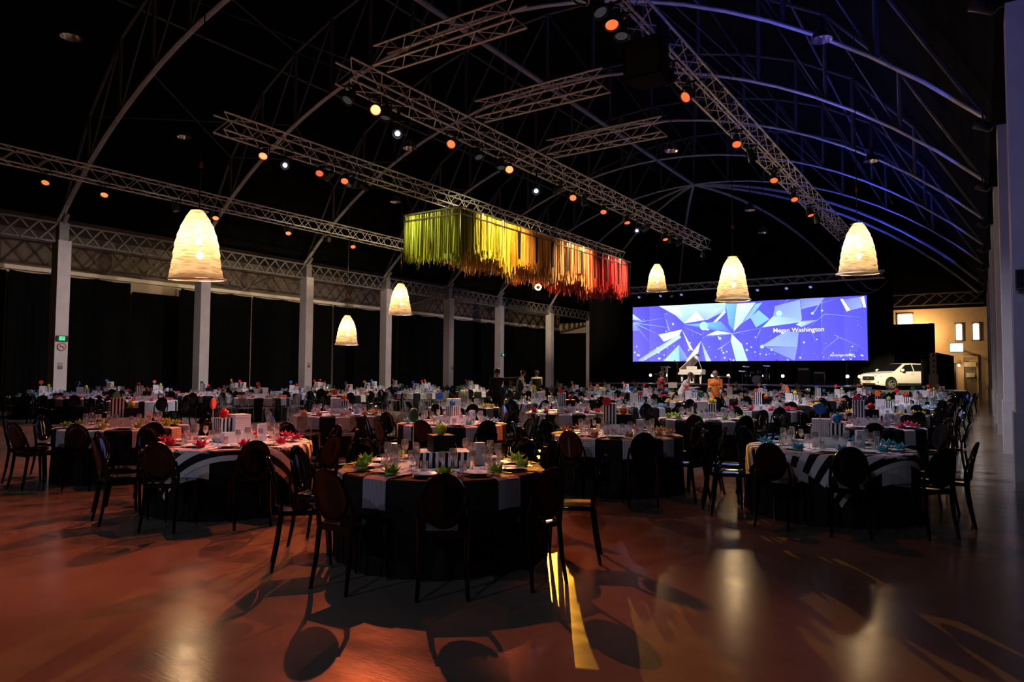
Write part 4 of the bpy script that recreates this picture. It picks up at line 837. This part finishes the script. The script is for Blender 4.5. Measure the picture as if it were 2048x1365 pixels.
CLOTH = cloth(); TTOP = MB().lathe([(0, .71), (TR-.02, .71), (TR-.02, .735), (0, .735)], 32).mesh('table_top', TAN)
def drapefn(x, y, z0):
    r = sqrt(x*x+y*y); e = TR+.008
    if r <= e: return (x, y, TZ+z0)
    a = atan2(y, x); h = r-e; k = min(1, h/.03); return ((e+.014*k+.03*h)*cos(a), (e+.014*k+.03*h)*sin(a), TZ+z0-max(0, h-.006))
def runner_mesh(w, hang, mat, z0, nv=4, name='runner'):
    m = MB(); m.uv = []; xs = []
    Lh = TR+hang; n = 12
    xs = [-Lh+(Lh-TR)*i/4 for i in range(4)]+[-TR-.02, -TR+.03]+[-TR+.03+(2*TR-.06)*i/6 for i in range(1, 6)]; xs = xs+[-x for x in reversed(xs[:6])]
    for x in xs:
        for j in range(nv+1):
            y = -w/2+w*j/nv; e = sqrt(TR*TR-y*y)
            if abs(x) > TR-.05:                               # strip hangs straight down beyond the rim
                s = 1 if x > 0 else -1; h = abs(x)-e
                if h > 0: p = (s*(e+.02+.02*h), y*(1+.02*h), TZ+z0-max(0, h-.01))
                else: p = (x, y, TZ+z0)
            else: p = (x, y, TZ+z0)
            m.v.append(p); m.uv.append((y, x))
    for i in range(len(xs)-1):
        for j in range(nv): k = i*(nv+1)+j; m.f.append((k, k+nv+1, k+nv+2, k+1)); m.mi.append(0)
    return m.mesh(name, mat, False)
RUN = {}
def runner(kind, layer):
    k = (kind, layer)
    if k not in RUN:
        w, h, mt = {'fine': (.235, .25, R_FINE), 'grid': (.22, .25, R_GRID), 'grey': (.27, .25, R_GREY), 'white': (.42, .3, R_WHITE)}[kind]
        RUN[k] = runner_mesh(w, h, mt, .003+.0015*layer)
    return RUN[k]
def overlay(side, mat, z0):
    m = MB(); m.uv = []; n = 40
    for i in range(n+1):
        for j in range(n+1):
            u, v = side*(i/n-.5), side*(j/n-.5); m.v.append(drapefn(u, v, z0)); m.uv.append((u, v))
    for i in range(n):
        for j in range(n): k = i*(n+1)+j; m.f.append((k, k+n+1, k+n+2, k+1)); m.mi.append(0)
    return m.mesh('overlay_cloth', mat, True)
OVER = overlay(2.05, R_BOLD, .0015)
def glass_profile(kind, n):
    if kind == 'tumbler': pr = [(0, 0), (.03, 0), (.036, .1), (.034, .1), (.028, .012), (0, .012)]; k = 1
    else:
        k = 1.0 if kind == 'tall' else .85
        pr = [(0, 0), (.034, .002), (.03, .006), (.005, .012), (.0045, .085), (.02, .1), (.036, .13), (.038, .155), (.031, .2), (.029, .2), (.036, .155), (.033, .13), (0, .1)]
        if n < 8: pr = [(.032, .002), (.005, .012), (.0045, .085), (.036, .135), (.031, .2)]
    return MB().lathe([(r*k, z*k) for r, z in pr], n)
GL = {k: glass_profile(k, 12).mesh('wine_glass', GLASS, True) for k in ('tall', 'short', 'tumbler')}
GLF = {k: glass_profile(k, 6) for k in ('tall', 'short', 'tumbler')}
def napkin_mb():
    m = MB()
    for ring, (n, r0, h, lean, off) in enumerate(((5, .028, .105, .05, 0), (5, .04, .07, .085, .63))):
        for k in range(n):
            a = 2*pi*k/n+off; ca_, sa_ = cos(a), sin(a); w = .048
            P = lambda rad, tan_, z: (rad*ca_-tan_*sa_, rad*sa_+tan_*ca_, z)
            v = [P(r0*.3, 0, 0), P(r0+.01, -w, .03), P(r0+.01, w, .03), P(r0+lean*.5, 0, .035), P(r0+lean, 0, h), P(r0*.5, -w*.5, .02), P(r0*.5, w*.5, .02), P(r0+lean*.2, 0, .04)]
            m.add(v, [(0, 1, 3), (0, 3, 2), (1, 4, 3), (3, 4, 2), (7, 4, 1), (7, 2, 4), (5, 7, 1), (6, 2, 7)])
    m.lathe([(0, .001), (.06, .001), (.05, .03), (0, .045)], 10); return m
NAPC = {'green': (.25, .42, .03), 'red': (.55, .02, .07), 'teal': (.05, .33, .42), 'tan': (.5, .28, .1), 'lime': (.4, .45, .06), 'orange': (.7, .27, .08), 'pale-blue': (.3, .55, .72), 'pink': (.7, .12, .22), 'yellow': (.75, .5, .05)}
NB = napkin_mb(); NB.v = [(x*.82, y*.82, z*.85) for x, y, z in NB.v]; NAP = {k: NB.mesh('folded_napkin', pbr('napkin_'+k.replace('-', '_'), c, .8, noise=.08), False) for k, c in NAPC.items()}
PLATE = MB().lathe([(0, .004), (.07, .004), (.085, .012), (.125, .018), (.127, .021), (.085, .016), (.07, .009), (0, .009)], 28).mesh('plate', CHINA, True)
def knife():
    m = MB().prism([(-.008, -.11), (.008, -.11), (.007, 0), (-.007, 0)], .006); m.prism([(-.008, 0), (.008, 0), (.009, .06), (.002, .11), (-.006, .1)], .0025, o=.0015); return m.mesh('knife', SILVER)
def fork():
    m = MB().prism([(-.006, -.1), (.006, -.1), (.004, .03), (.012, .05), (.012, .06), (-.012, .06), (-.012, .05), (-.004, .03)], .003)
    for k in range(4): m.box((-.0105+.007*k, .08, .0015), (.003, .042, .003))
    return m.mesh('fork', SILVER)
KN, FK = knife(), fork()
DISCC = {'green': (.01, .17, .06), 'red': (.62, .01, .015), 'blue': (.01, .12, .5), 'orange': (.75, .1, .01), 'pink': (.6, .1, .1), 'yellow': (.5, .45, .03)}
BALLC = {'yellow': (.5, .5, .02), 'red': (.62, .01, .015), 'blue': (.02, .2, .45), 'orange': (.75, .13, .01), 'lime': (.3, .4, .05)}
DISCM = {}
for k, c in DISCC.items():
    m = MB().tube([(0, -.012, 0), (0, -.008, 0), (0, .008, 0), (0, .012, 0)], [.06, .064, .064, .06], 28)
    for j in range(14): a = 2*pi*j/14; m.lathe([(0, .006), (.006, 0), (0, -.006)], 6, c=(.05*cos(a), -.011, .05*sin(a)))
    DISCM[k] = m.mesh('disc', pbr('sugar_'+k, c, .45, noise=.15, scale=50, bump=.2, bscale=120))
STICK = MB().tube([(0, 0, 0), (0, 0, .46)], .0055, 8).mesh('stick', CHINA, True); SBASE = MB().lathe([(0, 0), (.035, 0), (.03, .012), (.006, .018), (0, .018)], 14).mesh('foot', CHINA, True)
BALLM = {k: MB().lathe([(0, 0), (.03, .002), (.045, .02), (.052, .05), (.047, .078), (.03, .098), (.012, .103), (0, .098)], 20).mesh('ball', pbr('glazed_'+k, c, .18, noise=.05), True) for k, c in BALLC.items()}
BCAP = MB().lathe([(.014, .095), (.024, .108), (.018, .106), (.006, .1), (.003, .125), (0, .126)], 10).mesh('crown', pbr('gilt', (.6, .35, .08), .3, .6, noise=.1), True)
def boxm(w, d, h, mat, name):
    e = .004; m = MB().box((0, 0, h/2), (w-e, d-e, h)); m.box((0, 0, h-.02), (w, d, .042)); return m.mesh(name, mat)
BX = {'slab': (.36, .3, .12, WBOX), 'grid': (.2, .2, .2, GBOX), 'stripe': (.17, .17, .16, SBOX), 'tallstripe': (.18, .18, .29, SBOX), 'wstripe': (.46, .34, .13, SBOXW), 'black': (.2, .2, .14, BBOX), 'white': (.24, .14, .28, WBOX), 'gridslab': (.4, .3, .13, GBOX)}
BXM = {k: boxm(*v, 'gift_box') for k, v in BX.items()}
BXN = {'slab': 'low white', 'grid': 'tall checked', 'stripe': 'small striped', 'tallstripe': 'tall striped', 'wstripe': 'low broad-striped', 'black': 'small black', 'white': 'tall white', 'gridslab': 'low checked'}
CARDM = MB().prism([(-.045, -.03), (.045, -.03), (.045, .03), (-.045, .03)], .2).mesh('menu_card', CARD)
# centre-piece arrangements: (box, dx, dy, z above table, rz) with the box that carries the ball last
ARR = {'A': [('wstripe', 0, 0, 0, .1), ('black', -.02, 0, .132, .3)], 'B': [('slab', 0, 0, 0, .5), ('grid', .07, .02, .122, .5), ('stripe', -.1, .0, .122, .5)], 'C': [('slab', 0, 0, 0, 0), ('grid', -.08, 0, .122, .0), ('stripe', .09, -.02, .122, .0)],
       'D': [('gridslab', .02, 0, 0, .0), ('tallstripe', -.09, .02, .132, .05), ('black', .1, 0, .132, .2)], 'G': [('slab', 0, 0, 0, .7), ('white', .02, .1, .122, 0), ('stripe', 0, -.06, .122, .78)]}
T = [dict(x=-4.05, y=4.95, off=0, nap='green', run='fine', ch='b', disc='green', ball='yellow', arr='A', d='the green-napkin front table', drz=1.0, dd=(-.24, -.03)),
     dict(x=-7.45, y=5.15, off=9, nap='red', run='bold', ch='b', disc='red', ball='red', arr='B', d='the red-napkin striped table', drz=1.2, dd=(-.2, .0)),
     dict(x=-1.5, y=8.95, off=10, nap='teal', run='bold', ch='b', disc='blue', ball='blue', arr='C', d='the teal-napkin striped table', drz=0, dd=(-.08, -.2)),
     dict(x=-4.3, y=9.1, off=12, nap='tan', run='grid', ch='b', disc='red', ball='orange', arr='D', d='the tan-napkin table', drz=0, dd=(-.12, -.08)),
     dict(x=-10.9, y=5.65, off=14, nap='lime', run='grid', ch='b', disc='green', ball='yellow', arr='D', d='the lime-napkin table behind the striped one', drz=.6, dd=(-.1, 0)),
     dict(x=-10.8, y=9.9, off=4, nap='orange', run='grey', ch='c', disc='orange', ball='orange', arr='C', d='the orange-napkin table with clear chairs', drz=.4, dd=(-.1, -.1)),
     dict(x=-7.45, y=9.35, off=20, nap='pale-blue', run='grid', ch='b', disc='blue', ball='blue', arr='G', d='the pale-blue-napkin table', drz=.4, dd=(-.2, 0)),
     dict(x=-7.65, y=13.6, off=0, nap='red', run='grey', ch='c', disc='red', ball='red', arr='D', d='the red-napkin table behind the tan one', drz=0, dd=(-.1, 0)),
     dict(x=-4.45, y=13.5, off=25, nap='green', run='grey', ch='b', disc='green', ball='yellow', arr='C', d='the third table of the second rank', drz=0, dd=(-.1, 0)),
     dict(x=-1.65, y=13.2, off=8, nap='red', run='grid', ch='b', disc='red', ball='red', arr='D', d='the second table of the column-side rank', drz=0, dd=(-.1, 0)),
     dict(x=-10.9, y=14.1, off=10, nap='yellow', run='grey', ch='b', disc='green', ball='yellow', arr='G', d='the third table of the aisle-side rank', drz=.5, dd=(-.1, 0))]
R2 = random.Random(21)
def more(x, y, rank, i):
    T.append(dict(x=x+R2.uniform(-.15, .15), y=y+R2.uniform(-.15, .15), off=R2.uniform(0, 36), nap=R2.choice(['pink', 'teal', 'orange', 'lime', 'tan', 'red', 'pale-blue', 'yellow']), run=R2.choice(['grid', 'grey', 'grey', 'fine']), ch='b', disc=R2.choice(list(DISCC)), ball=R2.choice(list(BALLC)), arr=R2.choice('BCDG'), d='the %s table of the %s rank' % (ORD[i], rank), drz=R2.uniform(-.8, .8), dd=(-.12, 0)))
for rank, x, st in (('column-side', -1.7, 0), ('second', -4.6, 1), ('third', -7.7, 1), ('aisle-side', -10.95, 1)):
    for i, y in enumerate((17.6, 21.9, 26.2, 30.4, 34.6, 38.6)): more(x, y, rank, i+2+st)
for rank, x in (('mid-aisle', -14.2), ('inner-aisle', -17.2)):
    for i, y in enumerate((27.6, 31.5, 35.4, 39.2)): more(x, y, rank, i)
for rank, x in (('far', -20.3), ('far-second', -23.6), ('far-third', -26.9)):
    for i, y in enumerate((7.2, 11.1, 15.1, 19.1, 23.2, 27.2, 31.2, 35.2)):
        if x/y < -2.75: continue
        more(x, y, rank, i)
for i, y in enumerate((15.4, 21.3, 27.1, 33)): more(-31.0, y, 'drape-side', i)
for q in T:                                               # things told apart in the photograph
    if q['d'] in ('the third table of the far rank', 'the fifth table of the far rank'): q['ch'] = 'c'
    if q['d'] == 'the second table of the far rank': q.update(nap='pink', run='white', ball='red', disc='red')
    if q['d'] == 'the third table of the far rank': q.update(nap='orange', run='grey', ball='orange', disc='pink')
    if q['d'] == 'the fifth table of the far rank': q.update(nap='pale-blue', run='grey', ball='blue', disc='blue')
T.sort(key=lambda q: -q['x']*sin(YAW)+q['y']*cos(YAW))
FAR = {}
def far(key, mb, M, mat):
    d_ = FAR.setdefault(key, (MB(), mat))[0]; d_.add([M @ Vector(v) for v in mb.v], mb.f)
PLF = MB().lathe([(0, .008), (.125, .015), (.127, .02)], 10)
for ti, q in enumerate(T):
    X, Y, d = q['x'], q['y'], q['d']; c0 = atan2(-Y, -X); cuz = c0+pi/2
    tb = thing('banquet_table', 'round banquet table under a floor-length black cloth, '+d.replace('the ', '', 1), 'table', (X, Y, 0), R2.random()*6, 'round banquet tables')
    ob('tablecloth', CLOTH, tb); ob('table_top', TTOP, tb)
    near = ti < 12
    angs = [c0+radians(q['off'])+2*pi*k/10 for k in range(10)]
    if q['run'] == 'bold':
        tag(ob('overlay_cloth', OVER, None, (X, Y, 0), (0, 0, (angs[0]+radians(42)) if q['nap'] == 'teal' else c0)), 'square black-and-white striped overlay cloth on '+d, 'tablecloth')
    for k in range(5):
        kind = q['run'] if q['run'] != 'bold' else 'white'
        if q['run'] == 'bold' and k not in (1, 4): continue
        lb = '%s table runner, %s clockwise, across %s' % ({'fine': 'finely striped grey', 'grid': 'checked', 'grey': 'plain grey', 'white': 'plain white'}[kind], ORD[k], d)
        if ti < 57: tag(ob('table_runner', runner(kind, k), None, (X, Y, 0), (0, 0, angs[k])), lb, 'table runner', 'table runners')
        else:
            me = runner(kind, k); far('far_runners_'+kind, type('q', (), dict(v=[v.co for v in me.vertices], f=[tuple(p.vertices) for p in me.polygons])), Matrix.Translation((X, Y, 0)) @ Matrix.Rotation(angs[k], 4, 'Z'), me.materials[0])
    zt = TZ+.011
    # centrepiece
    last = None
    for bi, (bk, dx, dy, dz, brz) in enumerate(ARR[q['arr']]):
        p = Vector((X, Y, 0))+Matrix.Rotation(cuz, 3, 'Z') @ Vector((dx, dy, 0))
        tag(ob('gift_box', BXM[bk], None, (p.x, p.y, zt+dz), (0, 0, cuz+brz)), '%s gift box in the centrepiece of %s' % (BXN[bk], d), 'box', 'centrepiece boxes'); last = (p, zt+dz+BX[bk][2]+.002)
    bl = thing('ornament_ball', '%s ornament ball on the top box of %s' % (q['ball'], d), 'ornament', (last[0].x, last[0].y, last[1]), 0, 'ornament balls')
    ob('ball', BALLM[q['ball']], bl); ob('crown', BCAP, bl)
    p = Vector((X, Y, 0))+Matrix.Rotation(cuz, 3, 'Z') @ Vector((q['dd'][0], q['dd'][1]-.0, 0))*1.1
    lo = thing('lollipop_marker', '%s round lollipop marker on a tall stick, %s' % (q['disc'], d.replace('the ', '', 1)), 'table marker', (p.x, p.y, zt), cuz+q['drz'], 'lollipop markers')
    onbox = 0
    ob('stick', STICK, lo); ob('foot', SBASE, lo); ob('disc', DISCM[q['disc']], lo, (0, 0, .45))
    p = Vector((X, Y, 0))+Matrix.Rotation(cuz, 3, 'Z') @ Vector((.33, .02, 0))
    tag(ob('menu_card', CARDM, None, (p.x, p.y, zt), (0, 0, cuz+.4)), 'upright pale menu card on '+d, 'card', 'menu cards')
    # place settings
    for k, a in enumerate(angs):
        rad = 1.165+R2.uniform(-.02, .05); aa = a+R2.uniform(-.04, .04); rz = aa+pi/2+R2.uniform(-.12, .12)
        if ti == 0 and k == 3: aa += .42
        loc = (X+rad*cos(aa), Y+rad*sin(aa), 0); kind = q['ch']
        if kind == 'b' and q['d'].endswith('aisle-side rank') and k in (6, 7): kind = 'c'
        lb = '%s oval-backed chair, %s clockwise from the viewer, at %s' % ('black' if kind == 'b' else 'clear', ORD[(10-k) % 10], d); gr = ('black' if kind == 'b' else 'clear')+' oval-backed chairs'
        if ti < 8:
            if not CH_USED[kind]:
                CH_USED[kind] = True; o = CH[kind]; o.location = loc; o.rotation_euler = (0, 0, rz); o['label'] = lb; o['group'] = gr
            else: dup(CH[kind], loc, rz, lb, gr)
        elif ti < 30: tag(ob('ghost_chair', CLO[kind], None, loc, (0, 0, rz)), lb, 'chair', gr)
        else: far('far_chairs_'+('black' if kind == 'b' else 'clear'), CLOF[kind], Matrix.Translation(loc) @ Matrix.Rotation(rz, 4, 'Z'), CHAIRB if kind == 'b' else CHAIRC)
        at_ = lambda r, da: (X+r*cos(a+da), Y+r*sin(a+da), zt)
        w = ORD[(10-k) % 10]
        if ti < 30: tag(ob('folded_napkin', NAP[q['nap']], None, Vector(at_(.73, .02))+Vector((0, 0, .006 if near else 0)), (0, 0, R2.random()*6)), 'folded %s napkin, %s clockwise from the viewer, on %s' % (q['nap'], w, d), 'napkin', 'folded napkins')
        else: far('far_napkins_'+q['nap'].replace('-', '_'), NB, Matrix.Translation(at_(.73, .02)) @ Matrix.Rotation(k*1.1, 4, 'Z'), NAP[q['nap']].materials[0])
        if near: tag(ob('plate', PLATE, None, at_(.66, -.17)), 'white side plate, %s clockwise from the viewer, on %s' % (w, d), 'plate', 'side plates')
        else: far('far_plates', PLF, Matrix.Translation(at_(.66, -.17)), CHINA)
        if ti < 4:
            tag(ob('knife', KN, None, at_(.7, .17), (0, 0, a+pi/2)), 'steel knife, %s setting clockwise, on %s' % (w, d), 'knife', 'table knives')
            tag(ob('fork', FK, None, at_(.7, -.34), (0, 0, a+pi/2)), 'steel fork, %s setting clockwise, on %s' % (w, d), 'fork', 'table forks')
        for gk, gr_, da in (('tall', .5, .17), ('short', .44, -.02), ('tumbler', .52, .33)):
            if ti < 10: tag(ob('drinking_glass' if gk == 'tumbler' else 'wine_glass', GL[gk], None, at_(gr_, da)), '%s, %s setting clockwise, on %s' % ({'tall': 'taller stemmed wine glass', 'short': 'shorter stemmed wine glass', 'tumbler': 'clear water tumbler'}[gk], w, d), 'glass', 'table glasses')
            else: far('far_glasses', GLF[gk], Matrix.Translation(at_(gr_, da)), GLASS)
LBL = {'far_chairs_black': 'rows of black chairs at the far tables', 'far_chairs_clear': 'clear chairs at the far tables', 'far_glasses': 'glasses crowded on the far tables', 'far_plates': 'side plates on the far tables'}
for k, (mb, mt) in FAR.items():
    tag(ob(k, mb.mesh(k, mt, 'chairs' in k)), LBL.get(k, k.replace('_', ' ').replace('far ', '')+' on the far tables'), kind='stuff')
if not CH_USED['c']: [bpy.data.objects.remove(o) for o in list(CH['c'].children_recursive)+[CH['c']]]
